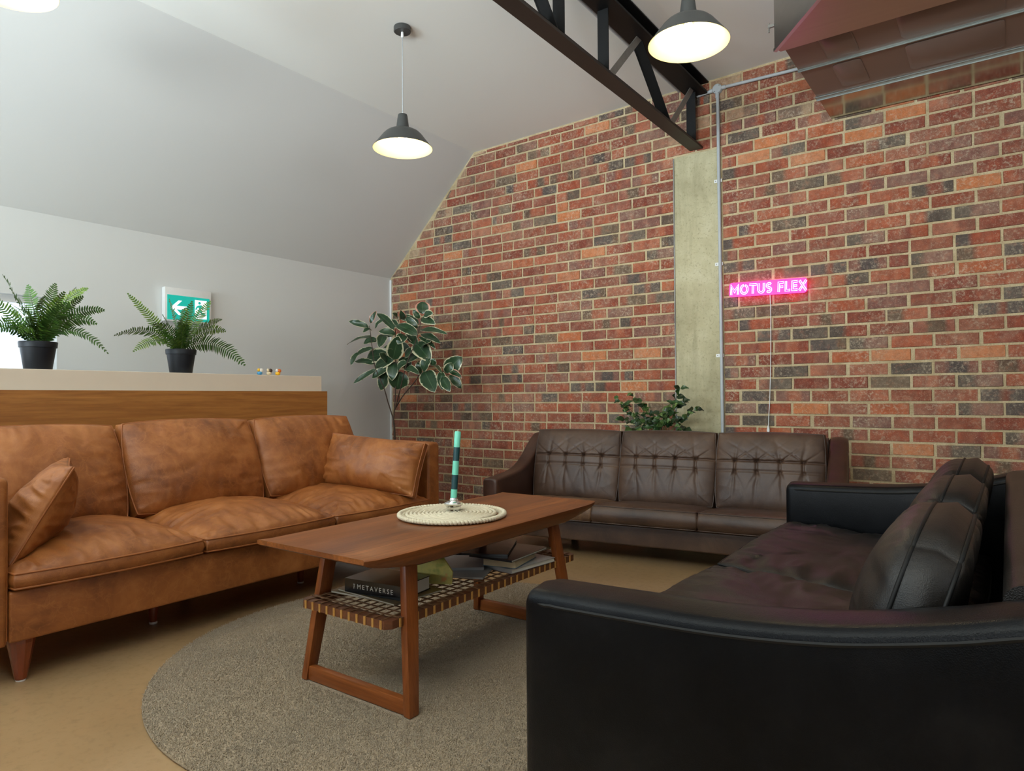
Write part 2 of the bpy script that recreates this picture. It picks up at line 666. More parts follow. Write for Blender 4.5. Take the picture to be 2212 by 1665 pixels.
m = NT('variegated_leaf')
v = m.coord()
sep = m.n('ShaderNodeSeparateColor')
m.l(m.attr('col'), sep.inputs[0])
edge = m.math('ADD', sep.outputs[0], m.math('MULTIPLY', m.math('SUBTRACT', m.noise(v, 28, 4, 0.7), 0.5), 0.55))
green = m.mix(m.noise(v, 22, 4), srgb(22, 44, 26), srgb(52, 82, 52))
green = m.mix(m.ramp(sep.outputs[0], [(0.0, 0.5), (0.06, 0.0)]), green, srgb(100, 128, 90))
cream = m.mix(sep.outputs[2], srgb(206, 206, 172), srgb(214, 132, 118))
# blue channel = cream share of this leaf
m.base(m.mix(m.ramp(edge, [(0.80, 0.0), (0.90, 1.0)]), green, cream))
m.set(rough=0.34, spec=0.5)
MT['rubber'] = m.m

m = NT('glossy_green_leaf')
v = m.coord()
sep = m.n('ShaderNodeSeparateColor')
m.l(m.attr('col'), sep.inputs[0])
c = m.ramp(sep.outputs[2], [(0.0, srgb(22, 42, 22)), (0.6, srgb(48, 80, 36)), (1.0, srgb(104, 130, 66))])
m.base(m.mix(m.ramp(m.noise(v, 40, 3), [(0.4, 0.0), (0.7, 0.35)]), c, srgb(30, 56, 30)))
m.set(rough=0.35)
MT['vine'] = m.m
MT['stem'] = plain('brown_stem', srgb(66, 50, 40), 0.7, var=0.3, vscale=40)
MT['stem_green'] = plain('green_stem', srgb(72, 92, 44), 0.6)

m = NT('rug_pile')
geo = m.n('ShaderNodeNewGeometry')
P = geo.outputs['Position']
n1 = m.noise(P, 2.2, 4, 0.6)
n2 = m.noise(P, 240, 3, 0.8)
c = m.ramp(n2, [(0.25, srgb(94, 80, 62)), (0.5, srgb(158, 138, 112)), (0.78, srgb(218, 198, 166))])
c = m.mix(m.ramp(n1, [(0.38, 0.25), (0.62, 0.0)]), c, srgb(118, 110, 98))
m.base(c)
m.set(rough=0.95, spec=0.1, sheen=0.2)
m.bump(n2, 0.6, 0.006)
MT['rug'] = m.m

m = NT('cream_cotton')
v = m.coord()
n1 = m.noise(v, 160, 3)
m.base(m.mix(n1, srgb(196, 184, 156), srgb(226, 216, 192)))
m.set(rough=0.9, spec=0.2)
m.bump(n1, 0.5, 0.004)
MT['cotton'] = m.m

MT['candle_mint'] = plain('mint_wax', srgb(112, 204, 178), 0.5, var=0.02)
MT['candle_dark'] = plain('dark_teal_wax', srgb(8, 58, 62), 0.45, var=0.05)
MT['silver'] = plain('faceted_silver_glass', (0.78, 0.78, 0.76), 0.14, 1.0)
MT['cane_dark'] = plain('dark_brown_cane', srgb(110, 76, 48), 0.6, var=0.3, vscale=60)
MT['cane_light'] = plain('golden_cane_binding', srgb(196, 146, 78), 0.5, var=0.15, vscale=80)
MT['black_gloss'] = plain('black_gloss_cover', (0.008, 0.009, 0.010), 0.16)
MT['paper'] = plain('paper_pages', srgb(206, 202, 190), 0.8, var=0.05)
MT['paper_cream'] = plain('cream_paper_pages', srgb(208, 192, 158), 0.8, var=0.05)
MT['white_print'] = plain('white_print', (0.85, 0.85, 0.83), 0.5)
MT['olive_cover'] = plain('olive_cover', srgb(120, 98, 50), 0.35)
MT['grey_cover'] = plain('pale_grey_cover', srgb(168, 168, 168), 0.3)
MT['dark_cover'] = plain('dark_navy_cover', srgb(24, 26, 36), 0.22)
MT['blue_cover'] = plain('blue_cover', srgb(46, 92, 122), 0.3)
m = NT('floral_paper')
v = m.coord()
c = m.ramp(m.noise(v, 16, 3, 0.6), [(0.35, srgb(150, 160, 80)), (0.5, srgb(206, 196, 110)), (0.62, srgb(190, 186, 110)), (0.7, srgb(206, 150, 90))])
m.base(c)
m.set(rough=0.5)
MT['floral'] = m.m
MT['sign_green'] = NT('lit_green_sign').set(emit=srgb(20, 176, 160), emit_s=0.75, rough=0.3).m
MT['sign_green'].node_tree.nodes['Principled BSDF'].inputs['Base Color'].default_value = (*srgb(10, 130, 120), 1)
MT['sign_white'] = NT('lit_white_symbol').set(emit=(0.85, 0.95, 1.0), emit_s=0.85, rough=0.3).m
MT['neon'] = NT('pink_neon_tube').set(emit=(1.0, 0.17, 0.78), emit_s=12.0).m
m = NT('pink_lit_acrylic')
m.base((0.16, 0.004, 0.08))
m.set(rough=0.4, emit=(1.0, 0.012, 0.44), emit_s=0.95)
MT['acrylic'] = m.m
MT['halo'] = NT('pink_wall_glow').set(emit=(1.0, 0.03, 0.42), emit_s=4.0).m  # added emission that throws a pink glow onto the bricks
m = NT('window_glass')
m.base((0.92, 0.97, 1.0))
m.set(rough=0.0, trans=1.0, ior=1.02)
MT['glass'] = m.m
for k, c in (('toy_blue', srgb(70, 150, 200)), ('toy_cream', srgb(224, 206, 170)), ('toy_dark', srgb(60, 44, 34)), ('toy_orange', srgb(206, 104, 36)), ('toy_yellow', srgb(240, 186, 40)), ('toy_white', srgb(236, 232, 222))):
    MT[k] = plain(k + '_paint', c, 0.3)

# ------------------------------------------------------------------ the room
XL, YF, XR, YN = -5.2, 5.0, 3.5, -3.0          # left wall, brick wall, right wall, near wall
KNEE_Z, SLOPE_X, SLOPE_Z = 2.25, -4.07, 3.33


def ceil_z(x):
    return SLOPE_Z + (x - SLOPE_X) * 0.0196


def struct(o):
    o['kind'] = 'structure'
    return o


struct(mk('floor', box(XL - 0.2, XR + 0.2, YN - 0.2, YF + 0.2, -0.12, 0.0), MT['floor'], smooth=False))
cz = ceil_z(XR + 0.2)
struct(mk('ceiling', prism([(SLOPE_X, SLOPE_Z), (XR + 0.2, cz), (XR + 0.2, cz + 0.15), (SLOPE_X - 0.06, SLOPE_Z + 0.15)], 'y', YN - 0.1, YF + 0.2), MT['ceil'], smooth=False))
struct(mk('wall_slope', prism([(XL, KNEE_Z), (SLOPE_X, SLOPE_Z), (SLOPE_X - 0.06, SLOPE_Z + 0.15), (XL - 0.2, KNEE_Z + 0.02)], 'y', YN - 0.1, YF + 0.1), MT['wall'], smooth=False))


def wall_with_holes(axis, at, lo, hi, z0, z1, holes, thick):
    """flat wall in plane axis=at from lo..hi with rectangular holes (a0,a1,b0,b1) and reveals"""
    parts = []
    xs = sorted({lo, hi, *[h[0] for h in holes], *[h[1] for h in holes]})
    zs = sorted({z0, z1, *[h[2] for h in holes], *[h[3] for h in holes]})
    for a, b in zip(xs[:-1], xs[1:]):
        for c, d in zip(zs[:-1], zs[1:]):
            cx, cz_ = (a + b) / 2, (c + d) / 2
            if any(h[0] < cx < h[1] and h[2] < cz_ < h[3] for h in holes):
                continue
            t0, t1 = sorted((at, at + thick))
            parts.append(box(t0, t1, a, b, c, d) if axis == 'x' else box(a, b, t0, t1, c, d))
    return cat_vf(parts)


WL = (-1.2, 1.91, 0.86, 1.69)
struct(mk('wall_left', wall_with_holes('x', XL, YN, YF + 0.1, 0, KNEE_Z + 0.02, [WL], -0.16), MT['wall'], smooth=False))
WN = [(-4.7, -2.5, 1.0, 2.5), (-1.7, 0.5, 1.0, 2.5)]  # unseen openings, added to go with the near fill lights
struct(mk('wall_near', wall_with_holes('y', YN, XL, XR, 0, 3.55, WN, -0.16), MT['wall_dark'], smooth=False))
WR = [(-0.8, 1.6, 1.0, 2.5)]  # unseen opening, added to go with the right fill light
struct(mk('wall_right', wall_with_holes('x', XR, YN, YF, 0, 3.6, WR, 0.16), MT['wall_plain'], smooth=False))


def window(n, axis, at, a0, a1, b0, b1, s):
    w = 0.045

    def bx(p0, p1, q0, q1, t0, t1):
        lo, hi = sorted((at + s * t0, at + s * t1))
        return box(lo, hi, p0, p1, q0, q1) if axis == 'x' else box(p0, p1, lo, hi, q0, q1)
    fr = [bx(a0, a1, b0, b0 + w, 0.06, 0.12), bx(a0, a1, b1 - w, b1, 0.06, 0.12), bx(a0, a0 + w, b0 + w, b1 - w, 0.06, 0.12), bx(a1 - w, a1, b0 + w, b1 - w, 0.06, 0.12)]
    am = (a0 + a1) / 2
    fr.append(bx(am - w / 2, am + w / 2, b0 + w, b1 - w, 0.06, 0.12))
    o = struct(mk('window_%d' % n, cat_vf(fr), MT['white'], smooth=False))
    mk('pane', bx(a0 + w, am - w / 2, b0 + w, b1 - w, 0.085, 0.091), MT['glass'], o, smooth=False)
    mk('pane', bx(am + w / 2, a1 - w, b0 + w, b1 - w, 0.085, 0.091), MT['glass'], o, smooth=False)


window(1, 'x', XL, *WL, -1)
window(2, 'y', YN, *WN[0], -1)  # added unseen window at the first near fill
window(3, 'y', YN, *WN[1], -1)  # added unseen window at the second near fill
window(4, 'x', XR, *WR[0], 1)  # added unseen window at the right fill

# ---- brick wall: mortar body with bricks as parts
wall_poly = [(XL - 0.1, -0.02), (XL - 0.1, KNEE_Z), (SLOPE_X - 0.05, SLOPE_Z + 0.02), (XR + 0.1, ceil_z(XR) + 0.02), (XR + 0.1, -0.02)]
wall_far = struct(mk('wall_far', prism(wall_poly, 'y', YF, YF + 0.2), MT['mortar'], smooth=False))

PIL0, PIL1, PIL_TOP = -2.068, -1.700, 2.868
COURSE, BED0, JT = 0.0865, 0.0015, 0.011
REDS = [srgb(154, 80, 60), srgb(142, 68, 52), srgb(166, 86, 60), srgb(138, 72, 60), srgb(160, 76, 52), srgb(172, 94, 68), srgb(132, 64, 50), srgb(150, 84, 68), srgb(146, 74, 54)]
ORANGE = [srgb(204, 124, 78), srgb(192, 110, 70), srgb(180, 98, 64)]
DARK = [srgb(88, 74, 64), srgb(76, 70, 66), srgb(98, 78, 64), srgb(84, 78, 76), srgb(104, 86, 70)]
PURPLE = [srgb(136, 92, 80), srgb(128, 84, 76), srgb(144, 100, 88)]
PALE = [srgb(176, 140, 112), srgb(150, 104, 84), srgb(178, 150, 120), srgb(122, 98, 84)]


def brick_cols(zone):
    r = random.random()
    if zone == 'pale' and random.random() < 0.6:
        a = random.choice(PALE)
        return [a, a, random.choice(PALE)]
    if r < 0.045:
        a = random.choice(ORANGE)
        return [a, a, a]
    if r < 0.085:
        a = random.choice(DARK)
        return [a, a, random.choice(DARK)]
    if r < 0.30:
        a, b = random.choice(REDS + PURPLE), random.choice(DARK)
        q = random.random()
        return [a, b, b] if q < 0.35 else ([b, a, a] if q < 0.7 else ([a, b, a] if q < 0.85 else [b, a, b]))
    if r < 0.42:
        a = random.choice(PURPLE)
        return [a, random.choice(PURPLE + REDS), a]
    a = random.choice(REDS)
    if random.random() < 0.4:
        return [a, random.choice(REDS), random.choice(REDS)]
    return [a, a, a]


LIME = srgb(206, 188, 160)


def brick_vf(lb, lt, rb, rt, H, cols):
    """brick in local x-z, front toward -y; lb/lt left x at bottom/top, rb/rt right x"""
    e = 0.0035
    s1 = random.uniform(0.28, 0.48)
    s2 = random.uniform(0.56, 0.8)
    ts = [0.0, None, s1 - 0.07, s1 + 0.07, s2 - 0.05, s2 + 0.05, None, 1.0]
    cs = [0, 0, 0, 1, 1, 2, 2, 2]
    zs = [0, e, H - e, H]
    j = lambda k: random.uniform(-k, k)
    V, C = [], []
    jz0, jz1 = j(0.0018), j(0.0018)
    haze = 0.16 * random.random() ** 3
    for zi, z in enumerate(zs):
        f = z / H
        L0, R0 = lb + (lt - lb) * f, rb + (rt - rb) * f
        w = max(R0 - L0, 0.006)
        for ti, t in enumerate(ts):
            if ti == 1:
                t = min(e / w, 0.2)
            if ti == 6:
                t = 1 - min(e / w, 0.2)
            outer = zi in (0, 3) or ti in (0, 7)
            x = L0 + w * t + (j(0.0016) if outer else 0)
            zz = z + (j(0.0014) if outer else 0) + (jz0 * (1 - t) + jz1 * t)
            V.append((x, 0.014 if outer else j(0.0008), zz))
            lm = random.random() ** 2 * (0.30 if zi in (0, 3) else 0.16) + haze
            C.append(tuple(c_ * (1 - lm) + l_ * lm for c_, l_ in zip(cols[cs[ti]], LIME)))
    F = []
    for zi in range(3):
        for ti in range(7):
            a = zi * 8 + ti
            F.append((a, a + 1, a + 9, a + 8))
    return V, F, C


def proj(p):
    v = Vector(p) - Vector((0, 0, CAM_H))
    d = v.dot(_fw)
    if d < 0.1:
        return None
    return (W_PX / 2 + F_PX * v.dot(_r) / d, H_PX / 2 + F_PX * v.dot(_d) / d)


def slope_x(z):
    return XL if z < KNEE_Z else XL + (z - KNEE_Z) * (SLOPE_X - XL) / (SLOPE_Z - KNEE_Z)


BR = []   # (xl_bottom, xl_top, xr_bottom, xr_top, z0, H, zone)


def add_brick(xlb, xlt, xrb, xrt, z0, H, zone=None):
    if min(xrb - xlb, xrt - xlt) < 0.012 or H < 0.015:
        if not (max(xrb - xlb, xrt - xlt) > 0.04 and H > 0.02):
            return
    BR.append((xlb, xlt, xrb, xrt, z0, H, zone))


for k in range(0, 40):
    z0 = k * COURSE + BED0 + JT / 2
    H = COURSE - JT
    if z0 > 3.46:
        break
    # left section runs from the pillar leftwards
    odd = k % 2 == 1
    above = z0 > PIL_TOP - 0.02
    x = PIL0 - 0.006 if not above else -1.78
    first = True
    while x > XL:
        L = 0.228
        if first and odd:
            L = 0.108
        elif (not first) and random.random() < 0.07:
            L = 0.108
        L += random.uniform(-0.004, 0.004)
        first = False
        xl = x - L
        xlb, xlt = slope_x(z0) + random.uniform(0.012, 0.05), slope_x(z0 + H) + random.uniform(0.012, 0.05)
        a, b = max(xl, xlb), max(xl, xlt)
        zone = 'pale' if (xl < slope_x(z0 + H) + 0.06) and z0 > 2.2 or (above and xl > -2.35 and random.random() < 0.6) else None
        hh = min(H, ceil_z(xl) - 0.012 - z0)
        if x > xlb and (x - b > 0.0):
            add_brick(a, b, x, x, z0, hh, zone)
        x = xl - 0.0115
    x = PIL1 + 0.008 if not above else -1.78 + 0.0115
    first = True
    while x < 2.2:
        L = 0.228
        if first and odd:
            L = 0.106
        elif (not first) and random.random() < 0.015:
            L = 0.108
        L += random.uniform(-0.003, 0.003)
        first = False
        zone = 'pale' if (-1.40 < x < -1.12 and 2.70 < z0 < 3.05) or (above and x < -1.55 and random.random() < 0.5) else None
        hh = min(H, ceil_z(x) - 0.012 - z0)
        add_brick(x, x, x + L, x + L, z0, hh, zone)
        x += L + random.choice((0.010, 0.0115, 0.0115, 0.013, 0.018))

sized = []
for b in BR:
    xm, zm = (b[0] + b[2]) / 2, b[4] + b[5] / 2
    c = proj((xm, YF, zm))
    area = 0.0
    if c and -20 < c[0] < W_PX + 20 and -10 < c[1] < H_PX:
        p0, p1, p2 = proj((b[0], YF, b[4])), proj((b[2], YF, b[4])), proj((b[0], YF, b[4] + b[5]))
        area = abs(p1[0] - p0[0]) * abs(p2[1] - p0[1])
        hidden = (c[1] > 1025) or (c[0] > 1160 and c[1] > 940 and c[0] < 1800) or (c[0] > 1690 and c[1] < 250 - (c[0] - 1795) * 0.19)
        if hidden:
            area *= 0.02
    sized.append(area)
order = sorted(range(len(BR)), key=lambda i: -sized[i])
chosen = set(order[:300])
variants = {}


def brick_object(i):
    xlb, xlt, xrb, xrt, z0, H, zone = BR[i]
    full = abs((xrb - xlb) - 0.228) < 0.006 and xlb == xlt and xrb == xrt and H > 0.07 and zone is None
    if full:
        key = random.randrange(64)
        if key not in variants:
            V, F, C = brick_vf(-0.114, -0.114, 0.114, 0.114, H, brick_cols(None))
            variants[key] = mesh_data('brick', V, F, MT['brick'], True, 35, C)
        me = variants[key]
    else:
        xm = (xlb + xrb) / 2
        V, F, C = brick_vf(xlb - xm, xlt - xm, xrb - xm, xrt - xm, H, brick_cols(zone))
        me = mesh_data('brick', V, F, MT['brick'], True, 35, C)
    o = bpy.data.objects.new('brick', me)
    o.location = ((xlb + xrb) / 2, YF - 0.006 + random.uniform(-0.003, 0.002), z0)
    o.rotation_euler = (0, random.uniform(-0.006, 0.006), random.uniform(-0.008, 0.008))
    o.parent = wall_far
    COL.objects.link(o)


rest = []
restc = []
for i in range(len(BR)):
    if i in chosen:
        brick_object(i)
    else:
        xlb, xlt, xrb, xrt, z0, H, zone = BR[i]
        V, F, C = brick_vf(xlb, xlt, xrb, xrt, H, brick_cols(zone))
        V = arr(V) + np.array((0, YF - 0.006 + random.uniform(-0.003, 0.002), z0))
        rest.append((V, F))
        restc += C
mk('smaller_bricks', cat_vf(rest), MT['brick'], wall_far, col=restc, sharp=35, kind='stuff')

# concrete pillar set into the wall, mortar cheek strip at the left corner
struct(mk('wall_pillar', box(PIL0 + 0.004, PIL1 - 0.004, YF - 0.012, YF + 0.1, 0, PIL_TOP - 0.02, 0.006, 2), MT['concrete'], sharp=35))
struct(mk('trim_1', box(XL, XL + 0.022, YF - 0.014, YF, 0.0, KNEE_Z - 0.02), MT['white'], smooth=False))
pl = []
struct(mk('trim_2', box(PIL0 - 0.004, PIL0 + 0.004, YF - 0.016, YF, 0.0, PIL_TOP - 0.03), MT['grey_steel'], smooth=False))

# ------------------------------------------------------------------ roof truss
TX = -1.885
tr = thing('roof_truss', 'black steel roof truss running along the ceiling to the brick wall', 'truss', (TX, YF - 0.02, 2.88))
mk('bottom_chord', box(TX - 0.05, TX + 0.05, 0.9, YF - 0.004, 2.872, 2.888), MT['brown_metal'], tr, True, smooth=False)
mk('chord_web', box(TX - 0.008, TX + 0.008, 0.9, YF - 0.004, 2.888, 2.935), MT['black_metal'], tr, True, smooth=False)
tz = ceil_z(TX) - 0.004
mk('top_flange', box(TX - 0.05, TX + 0.10, 0.9, YF - 0.004, tz - 0.10, tz - 0.085), MT['black_metal'], tr, True, smooth=False)
mk('top_web', box(TX + 0.02, TX + 0.035, 0.9, YF - 0.004, tz - 0.085, tz - 0.008), MT['black_metal'], tr, True, smooth=False)
mk('top_plate', box(TX - 0.045, TX + 0.10, 0.9, YF - 0.004, tz - 0.008, tz), MT['black_metal'], tr, True, smooth=False)


def bar(p, q, w, d, wdir=(1, 0, 0)):
    p, q = Vector(p), Vector(q)
    t = (q - p).normalized()
    a = Vector(wdir)
    a = (a - t * a.dot(t)).normalized()
    b = t.cross(a)
    V = []
    for c in (p, q):
        for sa, sb in ((-1, -1), (1, -1), (1, 1), (-1, 1)):
            V.append(c + a * sa * w / 2 + b * sb * d / 2)
    return arr(V), [(0, 1, 2, 3)[::-1], (4, 5, 6, 7), (0, 1, 5, 4), (1, 2, 6, 5), (2, 3, 7, 6), (3, 0, 4, 7)]


for yy in (1.53, 2.03, 3.03, 3.52, 4.89):
    mk('upright', cat_vf([box(TX - 0.035, TX + 0.035, yy - 0.004, yy + 0.004, 2.888, tz - 0.1), box(TX - 0.035, TX - 0.027, yy + 0.004, yy + 0.06, 2.888, tz - 0.1)]), MT['black_metal'], tr, True, smooth=False)
for (y0, z0_, y1, z1_) in ((1.6, 3.27, 1.98, 2.89), (2.62, 3.27, 2.98, 2.89), (3.97, 3.28, 4.43, 2.89)):
    mk('diagonal', cat_vf([bar((TX, y0, z0_), (TX, y1, z1_), 0.07, 0.008), bar((TX - 0.031, y0, z0_ + 0.02), (TX - 0.031, y1, z1_ + 0.03), 0.008, 0.05)]), MT['black_metal'], tr, True, smooth=False)
for (y0, z0_, y1, z1_) in ((3.56, 2.895, 3.97, 3.30), (4.45, 2.895, 4.84, 3.28), (2.06, 2.895, 2.5, 3.28)):
    mk('strap_brace', bar((TX + 0.03, y0, z0_), (TX + 0.03, y1, z1_), 0.006, 0.045), MT['grey_steel'], tr, True, smooth=False)

# ------------------------------------------------------------------ electrical conduit
cd = thing('wall_conduit', 'grey plastic conduit with round junction box beside the concrete pillar', 'conduit', (-1.713, YF, 0.0))
CY = YF - 0.026
mk('vertical_pipe', tube([(-1.702, CY, 0.02), (-1.704, CY, 1.0), (-1.711, CY, 3.26)], 0.0125, 10), MT['conduit'], cd, True)
mk('junction_box', lathe([(0.0, 0), (0.036, 0.0), (0.036, 0.03), (0.033, 0.034), (0, 0.034)], 20), MT['conduit'], cd)
jb = COL.objects[-1] if False else bpy.data.objects['junction_box']
jb.matrix_local = Matrix.Translation((0, -0.005, 3.285)) @ Matrix.Rotation(rad(90), 4, 'X')
for sx, sz in ((0.018, 0.02), (-0.018, -0.02)):
    mk('screw', lathe([(0, 0), (0.004, 0), (0.004, 0.003), (0, 0.003)], 8, (sx, sz, 0.034)), MT['grey_steel'], jb, sharp=30)
mk('side_pipe', tube([(-1.745, CY, 3.281), (-1.87, CY, 3.27)], 0.0115, 10), MT['conduit'], cd, True)
mk('side_pipe', tube([(-1.68, CY, 3.285), (-0.9, CY, 3.262)], 0.0115, 10), MT['conduit'], cd, True)
for a, b in (((-1.713, CY, 3.25), (-1.713, CY, 3.215)), ((-1.748, CY, 3.281), (-1.775, CY, 3.279)), ((-1.678, CY, 3.285), (-1.65, CY, 3.284))):
    mk('coupling', tube([a, b], 0.0155, 10), MT['conduit'], cd, True)
for zz in (2.60, 1.98, 1.30):
    s = mk('saddle_clip', box(-1.748, -1.69, YF - 0.018, YF - 0.010, zz - 0.012, zz + 0.012), MT['white'], cd, True, smooth=False)
    mk('screw', box(-1.739, -1.733, YF - 0.021, YF - 0.018, zz - 0.003, zz + 0.003), MT['grey_steel'], s, True, smooth=False)

cc = mk('ceiling_conduit', tube([(-2.012, 1.0, ceil_z(-2.0) - 0.016), (-2.012, YF - 0.02, ceil_z(-2.0) - 0.016)], 0.014, 10), MT['conduit'])
tag(cc, 'thin grey conduit pipe fixed along the ceiling beside the steel truss', 'pipe')

# ------------------------------------------------------------------ air duct
du = thing('air_duct', 'large galvanised metal air duct hung under the ceiling by the brick wall', 'duct', (0.3, 4.3, 2.87))
DZ, DX0, DX1 = 2.871, -0.945, 2.2
mk('duct_body', box(DX0 + 0.004, DX1, 3.74, YF - 0.03, DZ + 0.012, 3.38), MT['galv'], du, True, smooth=False)
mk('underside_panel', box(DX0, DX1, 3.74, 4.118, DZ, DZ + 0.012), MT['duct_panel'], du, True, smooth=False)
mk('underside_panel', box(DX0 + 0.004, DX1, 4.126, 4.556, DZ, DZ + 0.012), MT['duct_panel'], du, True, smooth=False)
mk('bright_end_panel', box(DX0 + 0.008, DX1, 4.600, YF - 0.03, DZ, DZ + 0.012), MT['galv_mirror'], du, True, smooth=False)
for y0, y1 in ((4.112, 4.128), (4.560, 4.600)):
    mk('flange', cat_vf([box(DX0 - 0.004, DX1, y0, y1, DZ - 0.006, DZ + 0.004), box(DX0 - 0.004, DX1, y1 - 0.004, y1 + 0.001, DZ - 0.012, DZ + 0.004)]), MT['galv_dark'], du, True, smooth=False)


def rrect(x0, x1, y0, y1, r, n=5):
    P = []
    for cx, cy, a0 in ((x1 - r, y1 - r, 0), (x0 + r, y1 - r, 90), (x0 + r, y0 + r, 180), (x1 - r, y0 + r, 270)):
        for k in range(n + 1):
            a = rad(a0 + 90 * k / n)
            P.append((cx + r * math.cos(a), cy + r * math.sin(a)))
    return P


for (x0, x1, y0, y1) in ((-0.78, -0.62, 3.80, 4.08), (-0.42, 0.02, 3.78, 4.08), (-0.78, -0.63, 4.17, 4.50), (-0.42, 0.02, 4.17, 4.50), (0.2, 0.64, 3.78, 4.08), (0.2, 0.64, 4.17, 4.50)):
    mk('pressed_panel', prism(rrect(x0, x1, y0, y1, 0.03), 'z', DZ - 0.005, DZ + 0.002, 0.003, 1), MT['duct_panel'], du, True, sharp=50)
A = (-0.967, 3.70)
B = (-0.967 + 0.62 * 1.5, 3.70 - 0.785 * 1.5)
mk('branch_side', prism([A, (A[0] + 0.01, A[1] + 0.012), (B[0] + 0.012, B[1] + 0.01), B], 'z', 2.822, 3.40), MT['galv'], du, True, smooth=False)
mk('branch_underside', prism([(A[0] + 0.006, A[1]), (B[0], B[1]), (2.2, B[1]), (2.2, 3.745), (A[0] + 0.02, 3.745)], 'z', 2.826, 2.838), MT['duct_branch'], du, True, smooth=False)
mk('branch_lip', prism([(A[0] - 0.004, A[1] - 0.004), (A[0] + 0.008, A[1] + 0.012), (B[0] + 0.014, B[1] + 0.012), (B[0], B[1])], 'z', 2.812, 2.828), MT['galv'], du, True, smooth=False)
br = mk('hanger_bracket', box(-1.0, -0.968, 3.70, 3.712, 2.95, 2.965), MT['grey_steel'], du, True, smooth=False)
mk('bolt', lathe([(0, -0.03), (0.004, -0.03), (0.004, 0.02), (0, 0.02)], 8, (-0.995, 3.706, 2.955)), MT['grey_steel'], br, True)

# ------------------------------------------------------------------ pendant lamps
def pendant(x, y, zr, label, R=0.187, watts=10):
    zc = ceil_z(x)
    t = thing('pendant_lamp', label, 'lamp', (x, y, zc), 0, 'black dome pendant lamps')
    mk('ceiling_rose', lathe([(0, 0), (0.052, 0), (0.054, -0.006), (0.054, -0.03), (0.050, -0.034), (0, -0.034)], 28), MT['lamp_black'], t, sharp=40)
    top = zr + 0.225 - zc
    mk('cord_grip', lathe([(0, -0.034), (0.008, -0.034), (0.010, -0.06), (0.006, -0.068), (0, -0.068)], 12), MT['white'], t)
    mk('cord', tube([(0, 0, -0.06), (0, 0, top)], 0.0028, 8), MT['conduit'], t)
    z = zr - zc
    s = mk('shade', lathe([(R, z), (R * 0.985, z + 0.004), (R * 0.66, z + 0.082), (R * 0.56, z + 0.100), (R * 0.44, z + 0.112), (R * 0.235, z + 0.118),
                           (R * 0.225, z + 0.122), (R * 0.165, z + 0.205), (R * 0.15, z + 0.215), (0.005, z + 0.216)], 48, caps=False), MT['lamp_black'], t, sharp=50)
    mk('shade_lining', lathe([(R * 0.995, z - 0.001), (R * 0.97, z + 0.003), (R * 0.93, z + 0.009), (R * 0.645, z + 0.077), (R * 0.54, z + 0.094), (R * 0.42, z + 0.106), (0.0, z + 0.110)], 48, caps=False), MT['lamp_in'], s, sharp=60)
    mk('bulb', lathe([(0, z + 0.040), (0.018, z + 0.043), (0.030, z + 0.058), (0.030, z + 0.074), (0.018, z + 0.092), (0.014, z + 0.108), (0, z + 0.108)], 20), MT['bulb'], t)
    mk('cord_bead', lathe([(0, z + 0.212), (0.006, z + 0.214), (0.006, z + 0.226), (0, z + 0.23)], 10), MT['white'], t)
    d = bpy.data.lights.new('lamp_glow', 'POINT')
    d.energy = watts
    d.color = (1.0, 0.82, 0.56)
    d.shadow_soft_size = 0.035
    lo = bpy.data.objects.new('lamp_glow', d)
    lo.parent = t
    lo.location = (0, 0, z + 0.030)
    COL.objects.link(lo)


pendant(-3.065, 3.055, 2.575, 'black dome pendant lamp hanging in the middle of the white ceiling')
pendant(-1.186, 3.055, 2.655, 'black dome pendant lamp hanging in front of the steel truss, nearest the duct')
pendant(-3.335, 1.03, 2.715, 'pendant lamp cut off by the upper left corner of the photo')

# ------------------------------------------------------------------ rug
rug = thing('round_rug', 'round grey-beige pile rug under the coffee table', 'rug', (-1.82, 1.997, 0.0))
RR = 1.02
mk('backing', lathe([(0, 0.001), (RR - 0.004, 0.001), (RR, 0.004), (RR, 0.008), (RR - 0.006, 0.012), (0, 0.012)], 128), MT['rug'], rug, sharp=60)
N = 150000
rr = RR * np.sqrt(RNG.random(N))
th = RNG.random(N) * 2 * math.pi
px_, py_ = rr * np.cos(th), rr * np.sin(th)
# no pile stands where the sled runners of the table press it flat
keep = ~((np.abs(px_ - 1.82 + 1.763) < 0.275) & (np.minimum(np.abs(py_ + 1.997 - 2.49), np.abs(py_ + 1.997 - 1.534)) < 0.024))
px_, py_, th = px_[keep], py_[keep], th[keep]
N = len(px_)
hh = RNG.uniform(0.006, 0.012, N)
lx, ly = RNG.normal(0, 0.0035, N), RNG.normal(0, 0.0035, N)
ang = RNG.random(N) * 2 * math.pi
w = 0.0019
V = np.zeros((N, 4, 3))
for i in range(3):
    V[:, i, 0] = px_ + w * np.cos(ang + i * 2.0944)
    V[:, i, 1] = py_ + w * np.sin(ang + i * 2.0944)
    V[:, i, 2] = 0.0115
V[:, 3, 0], V[:, 3, 1], V[:, 3, 2] = px_ + lx, py_ + ly, 0.0115 + hh * 0.7
idx = np.arange(N)[:, None, None] * 4 + np.array([[0, 1, 3], [1, 2, 3], [2, 0, 3]])[None]
me = bpy.data.meshes.new('pile')
me.vertices.add(N * 4)
me.vertices.foreach_set('co', V.ravel())
me.loops.add(N * 9)
me.loops.foreach_set('vertex_index', idx.ravel().astype(np.int32))
me.polygons.add(N * 3)
me.polygons.foreach_set('loop_start', np.arange(0, N * 9, 3, dtype=np.int32))
me.materials.append(MT['rug'])
me.update(calc_edges=True)
po = bpy.data.objects.new('pile', me)
po.parent = rug
po['kind'] = 'stuff'
COL.objects.link(po)

